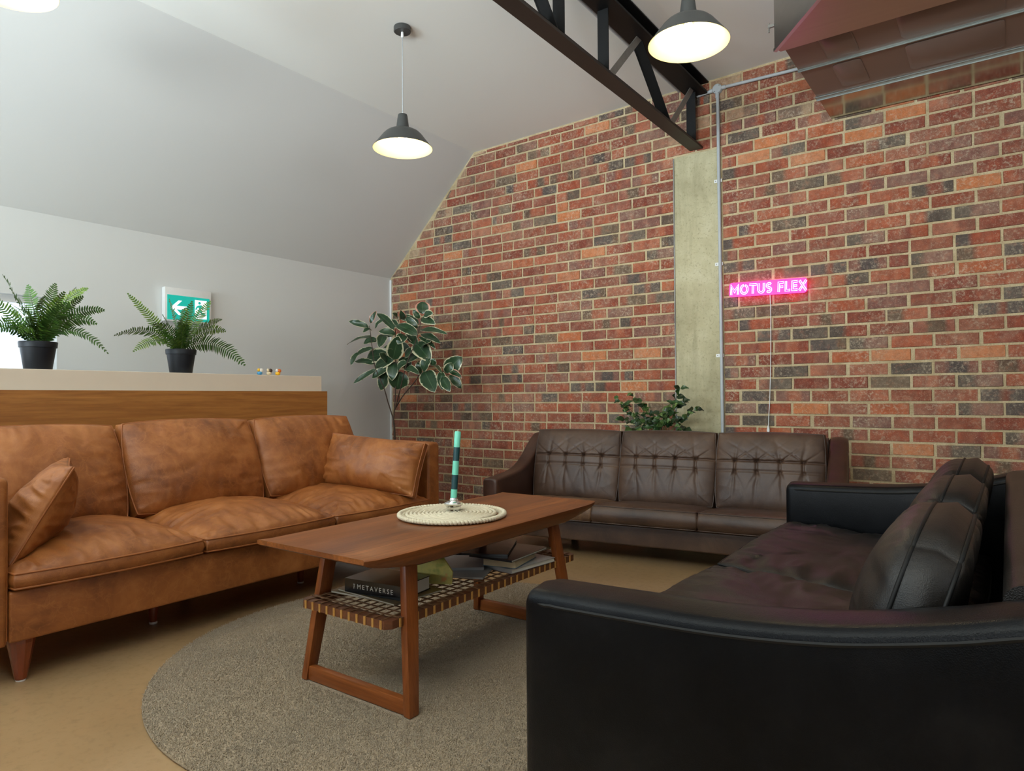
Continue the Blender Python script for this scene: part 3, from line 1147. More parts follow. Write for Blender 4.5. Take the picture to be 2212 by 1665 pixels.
# ------------------------------------------------------------------ coffee table
TC = (-1.763, 2.012)
tb = thing('coffee_table', 'long low teak coffee table with a woven cane shelf and sled legs', 'table', (TC[0], TC[1], 0.012))
ZT = 0.53 - 0.012
HW, HL = 0.272, 0.676


def table_top():
    V, F = [], []
    ys = np.concatenate([np.linspace(-HL, -HL + 0.30, 16), np.linspace(-HL + 0.34, HL - 0.34, 10), np.linspace(HL - 0.30, HL, 16)])
    rows = []
    for y in ys:
        d = HL - abs(y)
        thick = 0.011 + 0.047 * min(1.0, (d / 0.24)) ** 0.62
        lip = 0.004 * max(0.0, 1 - d / 0.05)
        hw = HW - 0.010 * (abs(y) / HL) ** 4
        zt, zb = ZT + lip, ZT - thick
        ins = min(0.022, thick * 0.4)
        sec = [(-hw + 0.006, zt), (-hw, zt - 0.004), (-hw, zt - thick * 0.35), (-hw + ins * 0.5, zb + 0.006), (-hw + ins, zb), (-hw + 0.09, zb + max(0, thick - 0.026)),
               (hw - 0.09, zb + max(0, thick - 0.026)), (hw - ins, zb), (hw - ins * 0.5, zb + 0.006), (hw, zt - thick * 0.35), (hw, zt - 0.004), (hw - 0.006, zt)]
        rows.append(len(V))
        V += [(x, y, z) for x, z in sec]
    n = 12
    for r in range(len(rows) - 1):
        for k in range(n):
            l = (k + 1) % n
            F.append((rows[r] + k, rows[r] + l, rows[r + 1] + l, rows[r + 1] + k))
    F.append(tuple(range(n))[::-1])
    F.append(tuple(rows[-1] + k for k in range(n)))
    V = arr(V)
    bm = bmesh.new()
    vs_ = [bm.verts.new(v) for v in V]
    for f in F:
        try:
            bm.faces.new([vs_[i] for i in f])
        except ValueError:
            pass
    bmesh.ops.recalc_face_normals(bm, faces=bm.faces[:])
    return bm_vf(bm)


mk('tabletop', table_top(), MT['teak'], tb, sharp=35)


def leg_taper(p, q, w0, d0, w1, d1):
    """upright from p (foot) to q (top), rectangular rounded section"""
    bm = bmesh.new()
    rings = []
    p, q = Vector(p), Vector(q)
    for t, w, d in ((0, w0, d0), (0.5, (w0 + w1) / 2 * 1.06, (d0 + d1) / 2 * 1.06), (1, w1, d1)):
        c = p.lerp(q, t)
        rings.append([bm.verts.new(c + Vector((sx * w / 2, sy * d / 2, 0))) for sx, sy in ((-1, -1), (1, -1), (1, 1), (-1, 1))])
    for a, b in zip(rings[:-1], rings[1:]):
        for k in range(4):
            bm.faces.new((a[k], a[(k + 1) % 4], b[(k + 1) % 4], b[k]))
    bm.faces.new(rings[0][::-1])
    bm.faces.new(rings[-1])
    bmesh.ops.recalc_face_normals(bm, faces=bm.faces[:])
    bmesh.ops.bevel(bm, geom=[e for e in bm.edges], offset=0.006, segments=2, affect='EDGES', profile=0.6)
    return bm_vf(bm)


for sy in (-1, 1):
    for sx in (-1, 1):
        foot = (sx * 0.252, sy * 0.478, 0.002)
        top = (sx * 0.190, sy * 0.425, ZT - 0.03)
        mk('leg', leg_taper(foot, top, 0.030, 0.042, 0.026, 0.058), MT['teak_z'], tb, sharp=40)
    mk('sled_runner', box(-0.238, 0.238, sy * 0.478 - 0.013, sy * 0.478 + 0.013, 0.003, 0.052, 0.004, 2), MT['teak_x'], tb, sharp=40)
    mk('apron_rail', box(-0.20, 0.20, sy * 0.425 - 0.016, sy * 0.425 + 0.016, ZT - 0.07, ZT - 0.022, 0.004, 2), MT['teak_dark'], tb, sharp=40)
    mk('shelf_support', box(-0.225, 0.225, sy * 0.452 - 0.010, sy * 0.452 + 0.010, 0.262, 0.276, 0.002, 1), MT['teak_dark'], tb, sharp=40)

SZ = 0.312 - 0.012            # shelf top
SW, SL, SY = 0.216, 0.560, 0.02
sf = mk('shelf_frame', cat_vf([prism([(-SW, -SL + SY + 0.018), (-SW + 0.018, -SL + SY), (SW - 0.018, -SL + SY), (SW, -SL + SY + 0.018), (SW, -SL + SY + 0.034), (-SW, -SL + SY + 0.034)], 'z', SZ - 0.026, SZ),
                               prism([(-SW, SL + SY - 0.034), (SW, SL + SY - 0.034), (SW, SL + SY - 0.018), (SW - 0.018, SL + SY), (-SW + 0.018, SL + SY), (-SW, SL + SY - 0.018)], 'z', SZ - 0.026, SZ),
                               box(-SW, -SW + 0.03, -SL + SY + 0.034, SL + SY - 0.034, SZ - 0.026, SZ), box(SW - 0.03, SW, -SL + SY + 0.034, SL + SY - 0.034, SZ - 0.026, SZ)]), MT['teak_dark'], tb, smooth=False)
nL, nC = 11, 27
xs = np.linspace(-SW + 0.032, SW - 0.032, nL)
ys = np.linspace(-SL + SY + 0.05, SL + SY - 0.05, nC)
sw = 0.0072
ml = mesh_data('cane_strip', *box(-sw / 2, sw / 2, -SL + 0.004, SL - 0.004, 0, 0.0022), MT['cane_dark'], False)
mc = mesh_data('cane_strip', *box(-SW + 0.003, SW - 0.003, -sw / 2, sw / 2, 0, 0.0022), MT['cane_dark'], False)


def link_copy(name, me, parent, loc, rot=(0, 0, 0)):
    o = bpy.data.objects.new(name, me)
    o.parent = parent
    o.location = loc
    o.rotation_euler = rot
    COL.objects.link(o)
    return o


for x in xs:
    link_copy('cane_strip', ml, sf, (x, SY, SZ + 0.0004))
for y in ys:
    link_copy('cane_strip', mc, sf, (0, y, SZ + 0.0012))
mw = mesh_data('cane_binding', *cat_vf([box(-0.0042, -0.0007, -0.0022, 0.0, -0.027, 0.0008), box(0.0007, 0.0042, -0.0022, 0.0, -0.027, 0.0008)]), MT['cane_light'], False)
for x in xs:
    link_copy('cane_binding', mw, sf, (x, -SL + SY, SZ))
    link_copy('cane_binding', mw, sf, (x, SL + SY, SZ), (0, 0, math.pi))
for y in ys:
    link_copy('cane_binding', mw, sf, (SW, y, SZ), (0, 0, math.pi / 2))
    link_copy('cane_binding', mw, sf, (-SW, y, SZ), (0, 0, -math.pi / 2))

# ------------------------------------------------------------------ doily, candle and holder
ZTW = 0.531
DC = (-1.79, 2.05)
do = thing('woven_doily', 'round cream cotton rope doily lying on the coffee table', 'doily', (DC[0], DC[1], ZTW))
DR = 0.213
sp = []
turns = 11
for i in range(turns * 48):
    a = i * 2 * math.pi / 48
    r = 0.012 + (DR - 0.030 - 0.012) * (i / (turns * 48))
    sp.append((r * math.cos(a), r * math.sin(a), 0.0102 + 0.0012 * math.sin(i * 1.9)))
mk('rope_coil', tube(sp, 0.0083, 7), MT['cotton'], do, sharp=None)
for rr_, wob in ((DR - 0.011, 0.0)), :
    pass
edge = []
ecount = 92
for i in range(ecount * 6):
    a = i * 2 * math.pi / (ecount * 6)
    s_ = math.sin(i * 2 * math.pi / 6)
    r = DR - 0.006 + 0.0035 * s_
    edge.append((r * math.cos(a), r * math.sin(a), 0.0105 + 0.002 * math.cos(i * 2 * math.pi / 6)))
mk('braided_edge', tube(edge, 0.0078, 6, closed=True), MT['cotton'], do, sharp=None)
st = []
for i in range(ecount):
    a = i * 2 * math.pi / ecount
    st.append(box(-0.0075, 0.0075, -0.0028, 0.0028, 0.004, 0.0125))
    V_, F_ = st[-1]
    st[-1] = (xf(V_, Matrix.Rotation(a + 0.25, 4, 'Z') @ Matrix.Translation((DR - 0.0205, 0, 0)) @ Matrix.Rotation(0.9, 4, 'Z')), F_)
mk('edge_stitching', cat_vf(st), MT['cotton'], do, kind='stuff')
mk('doily_ground', lathe([(0, 0.0005), (DR - 0.012, 0.0005), (DR - 0.012, 0.004), (0, 0.004)], 64), MT['cane_dark'], do, sharp=30)

CX, CYY = -1.806, 2.078
ZH = ZTW + 0.0190
ho = thing('candle_holder', 'small faceted silver glass candle holder standing on the doily', 'candle holder', (CX, CYY, ZH))
mk('base', lathe([(0, 0), (0.026, 0), (0.029, 0.004), (0.030, 0.014), (0.027, 0.018), (0, 0.018)], 14), MT['silver'], ho, smooth=False)
mk('rim', lathe([(0, 0.018), (0.034, 0.018), (0.038, 0.022), (0.039, 0.027), (0.034, 0.032), (0.022, 0.037), (0, 0.037)], 14), MT['silver'], ho, smooth=False)
mk('cup', lathe([(0, 0.037), (0.017, 0.037), (0.018, 0.042), (0.016, 0.050), (0.0125, 0.050), (0, 0.046)], 14), MT['silver'], ho, smooth=False)
cn = thing('striped_candle', 'mint and dark teal striped taper candle leaning in the silver holder', 'candle', (CX, CYY, ZH + 0.0465))
lean = Matrix.Rotation(rad(3.9), 4, Vector((-0.588, 0.808, 0)).normalized())
zz = 0.0
for i, (h, mt) in enumerate(((0.037, 'candle_mint'), (0.058, 'candle_dark'), (0.056, 'candle_mint'), (0.055, 'candle_dark'), (0.063, 'candle_mint'))):
    prof = [(0, zz), (0.0128, zz), (0.0128, zz + h), (0, zz + h)] if i < 4 else [(0, zz), (0.0128, zz), (0.0128, zz + h - 0.004), (0.010, zz + h), (0, zz + h)]
    V_, F_ = lathe(prof, 20)
    mk('wax_band', (xf(V_, lean), F_), MT[mt], cn, sharp=40)
    zz += h
V_, F_ = lathe([(0, zz - 0.001), (0.0014, zz - 0.001), (0.0012, zz + 0.008), (0, zz + 0.009)], 8)
mk('wick', (xf(V_, lean), F_), MT['cotton'], cn)


# ------------------------------------------------------------------ books and magazines on the shelf
def text_vf(body, size, align='LEFT', space=1.0, depth=0.0003):
    cu = bpy.data.curves.new('t', 'FONT')
    cu.body = body
    cu.size = size
    cu.align_x = align
    cu.space_character = space
    cu.extrude = depth
    cu.resolution_u = 2
    o = bpy.data.objects.new('t', cu)
    COL.objects.link(o)
    dg = bpy.context.evaluated_depsgraph_get()
    me_ = bpy.data.meshes.new_from_object(o.evaluated_get(dg))
    V = np.array([v.co[:] for v in me_.vertices])
    F = [tuple(p.vertices) for p in me_.polygons]
    bpy.data.objects.remove(o)
    bpy.data.curves.remove(cu)
    bpy.data.meshes.remove(me_)
    return V, F


def book(name, label, cat, loc, rotz, w, d, h, cover, pages, spine=True, group=None, hard=0.0025, tilt=None):
    """w along local x (spine length), d along local y; spine faces -y"""
    t = thing(name, label, cat, loc, rad(rotz), group)
    c = hard
    parts = [box(0, w, 0, d, 0, c), box(0, w, 0, d, h - c, h)]
    if spine:
        parts.append(box(0, w, 0, c * 1.2, c, h - c))
    if tilt:
        parts = [(xf(V_, tilt), F_) for V_, F_ in parts]
    mk('cover', cat_vf(parts), cover, t, smooth=False)
    V_, F_ = box(0.003, w - 0.003, c * 1.2 if spine else 0.001, d - 0.003, c, h - c)
    mk('pages', (xf(V_, tilt) if tilt else V_, F_), pages, t, smooth=False)
    return t


ZS = 0.312 + 0.0036      # on the cane
m1 = book('magazine', 'white magazine lowest under the thick black book on the table shelf', 'magazine', (-1.945, 1.575, ZS), 6, 0.30, 0.225, 0.007, MT['olive_cover'], MT['paper'], hard=0.0008, group='magazines on the shelf', spine=False)
m2 = book('magazine', 'olive covered magazine directly under the thick black book on the shelf', 'magazine', (-1.925, 1.59, ZS + 0.0075), -3, 0.30, 0.22, 0.006, MT['olive_cover'], MT['paper'], hard=0.0008, group='magazines on the shelf', spine=False)
mb = book('black_book', 'thick black hardback with white spine lettering on the table shelf', 'book', (-1.873, 1.578, ZS + 0.0145), 7, 0.245, 0.165, 0.047, MT['black_gloss'], MT['paper'], hard=0.003)
V_, F_ = text_vf('METAVERSE', 0.0228, space=1.42)
R_ = Matrix.Translation((0.056, -0.0006, 0.0165)) @ Matrix.Rotation(rad(90), 4, 'X')
mk('spine_lettering', (xf(V_, R_), F_), MT['white_print'], mb, smooth=False)
V_, F_ = text_vf('THE', 0.0100)
R2 = Matrix.Translation((0.047, -0.0006, 0.0145)) @ Matrix.Rotation(rad(90), 4, 'X') @ Matrix.Rotation(rad(90), 4, 'Z')
mk('spine_lettering', (xf(V_, R2), F_), MT['white_print'], mb, smooth=False)
fl_ = thing('floral_booklet', 'yellow green floral booklet propped upright behind the black book', 'booklet', (-1.745, 1.80, ZS + 0.012), rad(28))
mk('cover', prism([(0.0, 0.0), (0.13, 0.0), (0.135, 0.045), (0.10, 0.095), (0.0, 0.10)], 'y', 0, 0.012, 0.001, 1), MT['floral'], fl_, sharp=30)
book('magazine', 'pale grey magazine lying flat in the middle of the cane shelf', 'magazine', (-1.80, 1.93, ZS), 24, 0.21, 0.27, 0.006, MT['grey_cover'], MT['paper'], hard=0.0008, group='magazines on the shelf')
book('magazine', 'white edged magazine stacked on the pale grey one on the shelf', 'magazine', (-1.835, 1.985, ZS + 0.0065), 38, 0.20, 0.25, 0.010, MT['grey_cover'], MT['paper'], hard=0.0008, group='magazines on the shelf')
book('cream_book', 'thick paperback with cream pages and blue cover under dark magazines on the shelf', 'book', (-1.70, 2.13, ZS + 0.017), 12, 0.145, 0.21, 0.034, MT['blue_cover'], MT['paper_cream'], hard=0.0015, spine=False)
book('magazine', 'dark navy glossy magazine topmost at the far end of the shelf', 'magazine', (-1.79, 2.06, ZS + 0.060), 28, 0.215, 0.285, 0.007, MT['dark_cover'], MT['paper'], hard=0.0012, group='magazines on the shelf')
book('magazine', 'dark covered magazine second from top at the far end of the shelf', 'magazine', (-1.745, 2.10, ZS + 0.0515), 4, 0.20, 0.28, 0.008, MT['dark_cover'], MT['paper'], hard=0.001, group='magazines on the shelf')
book('magazine', 'pale leaflet beneath the cream paged paperback near the far leg', 'magazine', (-1.735, 2.16, ZS), -6, 0.17, 0.27, 0.016, MT['grey_cover'], MT['paper'], hard=0.001, group='magazines on the shelf')


# ------------------------------------------------------------------ sofas
def loft(sections):
    """sections: list of closed rings (n points each)"""
    n = len(sections[0])
    V = arr([p for s in sections for p in s])
    F = []
    for r in range(len(sections) - 1):
        for k in range(n):
            l = (k + 1) % n
            F.append((r * n + k, r * n + l, (r + 1) * n + l, (r + 1) * n + k))
    F.append(tuple(range(n))[::-1])
    F.append(tuple((len(sections) - 1) * n + k for k in range(n)))
    bm = bmesh.new()
    vv_ = [bm.verts.new(v) for v in V]
    for f in F:
        bm.faces.new([vv_[i] for i in f])
    bmesh.ops.recalc_face_normals(bm, faces=bm.faces[:])
    return bm_vf(bm)


def pad_section(a0, a1, zb, zt, r=0.03, crown=0.006):
    """rounded-top section in (a, z)"""
    P = [(a0 + 0.006, zb), (a0, zb + 0.008)]
    for k in range(6):
        t = rad(180 - 90 * k / 5)
        P.append((a0 + r + r * math.cos(t), zt - r + r * math.sin(t)))
    P.append(((a0 + a1) / 2, zt + crown))
    for k in range(6):
        t = rad(90 - 90 * k / 5)
        P.append((a1 - r + r * math.cos(t), zt - r + r * math.sin(t)))
    P += [(a1, zb + 0.008), (a1 - 0.006, zb)]
    return P


def arm_loft(axis, stations, a0, a1, zb, r=0.03, round_front=0.03, round_back=0.0, crown=0.006):
    """stations (t, ztop) along axis; section spans a0..a1 on the other horizontal axis"""
    secs = []
    t0, t1 = stations[0][0], stations[-1][0]
    sg = 1 if t1 > t0 else -1
    st = []
    if round_front:
        for k in range(5):
            q = rad(90 * k / 5)
            st.append((t0 + sg * round_front * (1 - math.sin(q)) * 1.0, stations[0][1] - round_front * (1 - math.sin(q)) * 0.0, round_front * (1 - math.sin(q))))
        st = [(t0 + sg * round_front * (1 - math.cos(rad(90 * k / 5))), stations[0][1], round_front * (1 - math.sin(rad(90 * k / 5)))) for k in range(5)]
    st += [(t, z, 0.0) for t, z in stations if not round_front or abs(t - t0) >= round_front - 1e-6]
    if round_back:
        st = [s for s in st if abs(s[0] - t1) >= round_back - 1e-6]
        st += [(t1 - sg * round_back * (1 - math.sin(rad(90 * k / 5))), stations[-1][1], round_back * (1 - math.cos(rad(90 * k / 5)))) for k in range(6)]
    for t, z, ins in st:
        sec = pad_section(a0 + ins * 0.8, a1 - ins * 0.8, zb + ins * 0.3, z - ins * 0.8, min(r, (a1 - a0) / 2 - ins * 0.8 - 0.004), crown)
        secs.append([(t, a, zz) if axis == 'x' else (a, t, zz) for a, zz in sec])
    return loft(secs)


def interp(stations, n):
    t = np.linspace(0, 1, n)
    P = smooth_path([(a, b, 0) for a, b in stations], 8)
    return [tuple(p[:2]) for p in P]


# ---- tan leather sofa
so = thing('tan_sofa', 'long tan leather three seat sofa with loose cushions on wooden legs', 'sofa', (-3.28, 1.94, 0))
TX0, TXF = -3.76, -2.805
mk('front_rail', box(-3.62, TXF, 0.889, 2.991, 0.157, 0.335, 0.010, 3), MT['tan'], so, True, sharp=None)
mk('backrest_frame', arm_loft('y', [(0.889, 0.715), (1.9, 0.715), (2.991, 0.715)], TX0, -3.63, 0.157, 0.03, 0, 0), MT['tan'], so, True, sharp=50)
for y0, y1, zt in ((0.782, 0.886, 0.735), (2.994, 3.096, 0.733)):
    a = mk('armrest', arm_loft('x', [(TXF + 0.005, zt), (-3.0, zt), (-3.3, zt), (TX0, zt)], y0, y1, 0.15, 0.022, 0.022, 0.02, 0.004), MT['tan'], so, True, sharp=50)
    for yy in (y0 + 0.004, y1 - 0.004):
        mk('piping', tube([(TXF - 0.004, yy, 0.17), (TXF - 0.006, yy, 0.45), (TXF - 0.010, yy, zt - 0.022)], 0.0032, 6), MT['tan_pipe'], a, True)
I3 = lambda M: wmat(so).inverted() @ M
for i, yc in enumerate((1.239, 1.940, 2.641)):
    place_cushion('seat_cushion', so, I3(RT((-3.205, yc, 0.372))), MT['tan'], MT['tan_pipe'], 0.0042,
                  W=0.875, D=0.712, e=0.026, dome=0.096, domeb=0.006, nx=96, ny=84, p=2.3, q=0.66, bow=0.012, round_=0.09, wr=0.012, wl=9, seed=3.1 + i * 5.7, side_bulge=0.010)


def basis(c, X, Y, Z):
    return Matrix(((X[0], Y[0], Z[0], c[0]), (X[1], Y[1], Z[1], c[1]), (X[2], Y[2], Z[2], c[2]), (0, 0, 0, 1)))


for i, (yc, tz_, lean_) in enumerate(((1.185, 0.648, 21), (1.905, 0.655, 21), (2.625, 0.655, 21))):
    t = rad(lean_)
    Mx = basis((-3.455, yc, tz_), (0, 1, 0), (-math.sin(t), 0, math.cos(t)), (math.cos(t), 0, math.sin(t)))
    place_cushion('back_cushion', so, I3(Mx), MT['tan'], MT['tan_pipe'], 0.004,
                  W=0.708, D=0.478, e=0.040, dome=0.100, domeb=0.03, nx=72, ny=60, p=2.3, q=0.62, bow=0.015, round_=0.10, wr=0.008, wl=8, seed=21 + i * 3.3, side_bulge=0.016)
for nm, x, y in (('leg', -2.868, 0.945), ('leg', -2.868, 2.935), ('leg', -3.68, 0.945), ('leg', -3.68, 2.935)):
    l = mk(nm, lathe([(0, 0.006), (0.017, 0.006), (0.020, 0.010), (0.037, 0.11), (0.043, 0.14), (0.043, 0.158), (0, 0.158)], 10, (x, y, 0)), MT['leg_red'], so, True, smooth=False)
    mk('glide', lathe([(0, 0), (0.015, 0), (0.016, 0.004), (0.015, 0.007), (0, 0.007)], 14, (x, y, 0)), MT['white'], l, True)
for x, y in ((-3.107, 1.529), (-3.121, 2.324), (-3.6, 1.94)):
    l = mk('leg', lathe([(0, 0.007), (0.015, 0.007), (0.026, 0.13), (0.028, 0.158), (0, 0.158)], 18, (x, y, 0)), MT['leg_red'], so, True, sharp=40)
    mk('glide', lathe([(0, 0), (0.0165, 0), (0.0175, 0.004), (0.016, 0.009), (0, 0.009)], 14, (x, y, 0)), MT['white'], l, True)

# loose pillows on the tan sofa
t = rad(20)
zx = rad(18)
Xp = Vector((math.cos(zx), math.sin(zx), 0))
Zp0 = Vector((math.sin(zx), -math.cos(zx), 0))
Yp = (-Zp0 * math.sin(t) + Vector((0, 0, 1)) * math.cos(t)).normalized()
Zp = Xp.cross(Yp)
ca, sa = math.cos(rad(-5)), math.sin(rad(-5))
Xp, Yp = Xp * ca + Yp * sa, Yp * ca - Xp * sa
pl = thing('tan_pillow', 'long tan leather pillow leaning on the far armrest of the tan sofa', 'pillow', (-3.10, 2.80, 0.44))
place_cushion('pillow_body', pl, wmat(pl).inverted() @ basis((-3.055, 2.790, 0.606), Xp, Yp, Zp), MT['tan'], MT['tan_pipe'], 0.0042, True,
              W=0.62, D=0.31, e=0.022, dome=0.105, domeb=0.05, nx=90, ny=56, p=2.4, q=0.55, bow=-0.01, ear=0.04, round_=0.05, wr=0.013, wl=10, seed=51, side_bulge=0.004)
Xp = Vector((-0.94, 0.33, 0)).normalized()
Yp = Vector((0.165, 0.45, 0.86))
Yp = (Yp - Xp * Yp.dot(Xp)).normalized()
Zp = Xp.cross(Yp)
pl2 = thing('tan_pillow', 'tan leather pillow slumped beside the near armrest of the tan sofa', 'pillow', (-3.05, 1.08, 0.44))
place_cushion('pillow_body', pl2, wmat(pl2).inverted() @ basis((-3.055, 1.072, 0.585), Xp, Yp, Zp), MT['tan'], MT['tan_pipe'], 0.0042, False,
              W=0.44, D=0.36, e=0.006, dome=0.095, domeb=0.090, nx=70, ny=60, p=1.9, q=0.7, bow=-0.03, ear=0.07, round_=0.0, wr=0.016, wl=10, seed=77, side_bulge=0.004)

# ---- brown leather sofa
ROT = rad(8.3)
U_, V_ = Vector((math.cos(ROT), math.sin(ROT), 0)), Vector((-math.sin(ROT), math.cos(ROT), 0))
bs = thing('brown_sofa', 'low dark brown leather sofa with button tufted back cushions by the brick wall', 'sofa', tuple(U_ * -1.20 + V_ * 3.98), ROT)
mk('front_apron', box(-0.97, 0.97, 0.0, 0.66, 0.100, 0.222, 0.012, 3), MT['brown'], bs, sharp=None)
arm_st = interp([(-0.085, 0.468), (0.08, 0.476), (0.24, 0.492), (0.36, 0.525), (0.47, 0.585), (0.58, 0.665), (0.68, 0.725), (0.765, 0.735)], 8)
for s in (-1, 1):
    a0, a1 = sorted((s * 1.075, s * 0.968))
    mk('armrest', arm_loft('y', arm_st, a0, a1, 0.10, 0.022, 0.018, 0.0, 0.003), MT['brown_dark'], bs, sharp=50)
mk('backrest_frame', arm_loft('x', [(-0.967, 0.728), (0, 0.728), (0.967, 0.728)], 0.655, 0.765, 0.10, 0.03, 0, 0), MT['brown'], bs, sharp=50)
for x in (-0.70, 0.70):
    for y in (0.19, 0.58):
        mk('leg', leg_taper((x - 0.008 * (1 if x > 0 else -1), y - 0.006, 0.0), (x, y, 0.10), 0.038, 0.038, 0.045, 0.045), MT['teak_z'], bs, sharp=40)
for i, xc in enumerate((-0.640, 0.0, 0.640)):
    place_cushion('seat_cushion', bs, RT((xc, 0.235, 0.256), rx=-6), MT['brown_worn'] if i == 0 else MT['brown'], MT['brown_pipe'], 0.003,
                  W=0.645, D=0.62, e=0.050, dome=0.022, domeb=0.004, nx=44, ny=40, p=3.2, q=0.6, bow=0.006, round_=0.05, wr=0.004, wl=13, seed=31 + i * 4.4, side_bulge=0.012)


def tuft(seed):
    bt = (-0.62, -0.21, 0.21, 0.62)
    g = lambda a, w: math.exp(-(a / w) ** 2)

    def f(u, v, x, y):
        d = -0.0085 * g(v - 0.24, 0.022) - 0.006 * g(v + 0.02, 0.018)
        for k, b in enumerate(bt):
            du = u - b
            ph = seed * 3.1 + k * 2.1
            d += -0.006 * g(du, 0.035) * g(v - 0.24, 0.045) - 0.002 * g(du, 0.03) * g(v + 0.02, 0.03)
            if -0.02 < v < 0.24:
                d += -0.0055 * g(du, 0.02)
            if v <= -0.02:
                e_ = v + 0.02
                for sl, am, dec in ((0.10 * math.sin(ph), 0.0050, 0.55), (0.32, 0.0032, 0.30), (-0.34, 0.0032, 0.30)):
                    d += -am * g(du + sl * e_ + 0.03 * nz(v * 3, ph, sl), 0.024 - 0.02 * e_) * math.exp(e_ / dec)
            if v >= 0.24:
                e_ = v - 0.24
                for sl, am, dec in ((1.1, 0.0055, 0.22), (-1.0, 0.0055, 0.22), (0.15 * math.sin(ph), 0.0045, 0.35), (-2.2, 0.004, 0.10), (2.2, 0.004, 0.10)):
                    d += -am * g(du + sl * e_ + 0.03 * nz(v * 4, ph, sl), 0.022 + 0.05 * e_) * math.exp(-e_ / dec)
        return d * 1.9
    return f


t = rad(14)
for i, xc in enumerate((-0.640, 0.0, 0.640)):
    Mx = basis((xc, 0.520, 0.520), (1, 0, 0), (0, math.sin(t), math.cos(t)), (0, -math.cos(t), math.sin(t)))
    place_cushion('back_cushion', bs, Mx, MT['brown'], MT['brown_pipe'], 0.0035, True,
                  W=0.638, D=0.492, e=0.042, dome=0.052, domeb=0.02, nx=120, ny=110, p=3.0, q=0.55, bow=0.004, round_=0.07, wr=0.0022, wl=9, seed=61 + i * 2.3, side_bulge=0.012, shape=tuft(i + 1.3))

# ---- black leather sofa
ks = thing('black_sofa', 'black leather sofa with curved armrests in the near right foreground', 'sofa', (-0.36, 2.33, 0))
KX0, KX1, KY0, KY1 = -0.850, 0.13, 1.200, 3.478
top_line = interp([(KX0, 0.588), (-0.62, 0.594), (-0.42, 0.602), (-0.24, 0.622), (-0.08, 0.656), (0.03, 0.686), (KX1, 0.700)], 8)
for n_, (y0, y1) in enumerate(((KY0, KY0 + 0.142), (KY1 - 0.142, KY1))):
    a = mk('armrest', arm_loft('x', top_line, y0, y1, 0.09, 0.026, 0.024, 0.02, 0.006), MT['black'], ks, True, sharp=50)
    for yy in (y0 + 0.001, y1 - 0.001):
        path = [(KX0 + 0.012, yy + (0.01 if yy < (y0 + y1) / 2 else -0.01), 0.12), (KX0 + 0.012, yy + (0.01 if yy < (y0 + y1) / 2 else -0.01), 0.40), (KX0 + 0.014, yy + (0.008 if yy < (y0 + y1) / 2 else -0.008), 0.545)]
        path += [(x, yy, z - 0.027) for x, z in top_line if x > KX0 + 0.03]
        mk('piping', tube(smooth_path(path, 3), 0.0042, 6), MT['black_pipe'], a, True)
mk('backrest_frame', arm_loft('y', [(KY0 + 0.143, 0.699), (2.3, 0.699), (KY1 - 0.143, 0.699)], -0.012, KX1, 0.09, 0.032, 0, 0), MT['black_brown'], ks, True, sharp=50)
mk('seat_base', box(-0.80, -0.014, KY0 + 0.144, KY1 - 0.144, 0.10, 0.285, 0.012, 3), MT['black'], ks, True, sharp=50)
for x in (-0.72, 0.04):
    for y in (KY0 + 0.07, KY1 - 0.07):
        mk('leg', box(x - 0.022, x + 0.022, y - 0.022, y + 0.022, 0, 0.092, 0.004, 1), MT['teak_z'], ks, True, sharp=40)
IK = lambda M: wmat(ks).inverted() @ M
for i, yc in enumerate((1.842, 2.836)):
    place_cushion('seat_cushion', ks, IK(RT((-0.452, yc, 0.340), ry=5)), MT['black_brown'], MT['black_pipe'], 0.004,
                  W=0.78, D=0.985, e=0.040, dome=0.045, domeb=0.004, nx=84, ny=90, p=2.6, q=0.6, bow=0.006, round_=0.05, wr=0.013, wl=7, seed=91 + i * 3.9, side_bulge=0.012)
t = rad(17)
for i, yc in enumerate((1.690, 2.335, 2.985)):
    Mx = basis((-0.150, yc, 0.578), (0, -1, 0), (math.sin(t), 0, math.cos(t)), (-math.cos(t), 0, math.sin(t)))
    place_cushion('back_cushion', ks, IK(Mx), MT['black_brown'], MT['black_pipe'], 0.0045,
                  W=0.60, D=0.355, e=0.038, dome=0.080, domeb=0.035, nx=60, ny=50, p=2.2, q=0.6, bow=0.02, round_=0.42, wr=0.008, wl=8, seed=121 + i * 2.9, side_bulge=0.018)

# ------------------------------------------------------------------ counter behind the tan sofa
ct = thing('reception_counter', 'wood fronted counter with a white top behind the tan sofa', 'counter', (-4.3, 0.6, 0))
mk('wood_front', box(-4.03, -4.0, -2.2, 3.212, 0.0, 1.053), MT['panel'], ct, True, smooth=False)
mk('cabinet_body', box(-4.60, -4.035, -2.2, 3.19, 0.0, 1.02), MT['white'], ct, True, smooth=False)
mk('white_top', box(-4.64, -4.082, -2.2, 3.227, 1.022, 1.1635, 0.002, 1), MT['white_counter'], ct, True, smooth=False)
ZC = 1.1640


# ------------------------------------------------------------------ plants
def at_px(x, y, X=None, Y=None):
    d = _fw + _r * ((x - W_PX / 2) / F_PX) + _d * ((y - H_PX / 2) / F_PX)
    k = X / d.x if X is not None else Y / d.y
    return Vector((0, 0, CAM_H)) + d * k


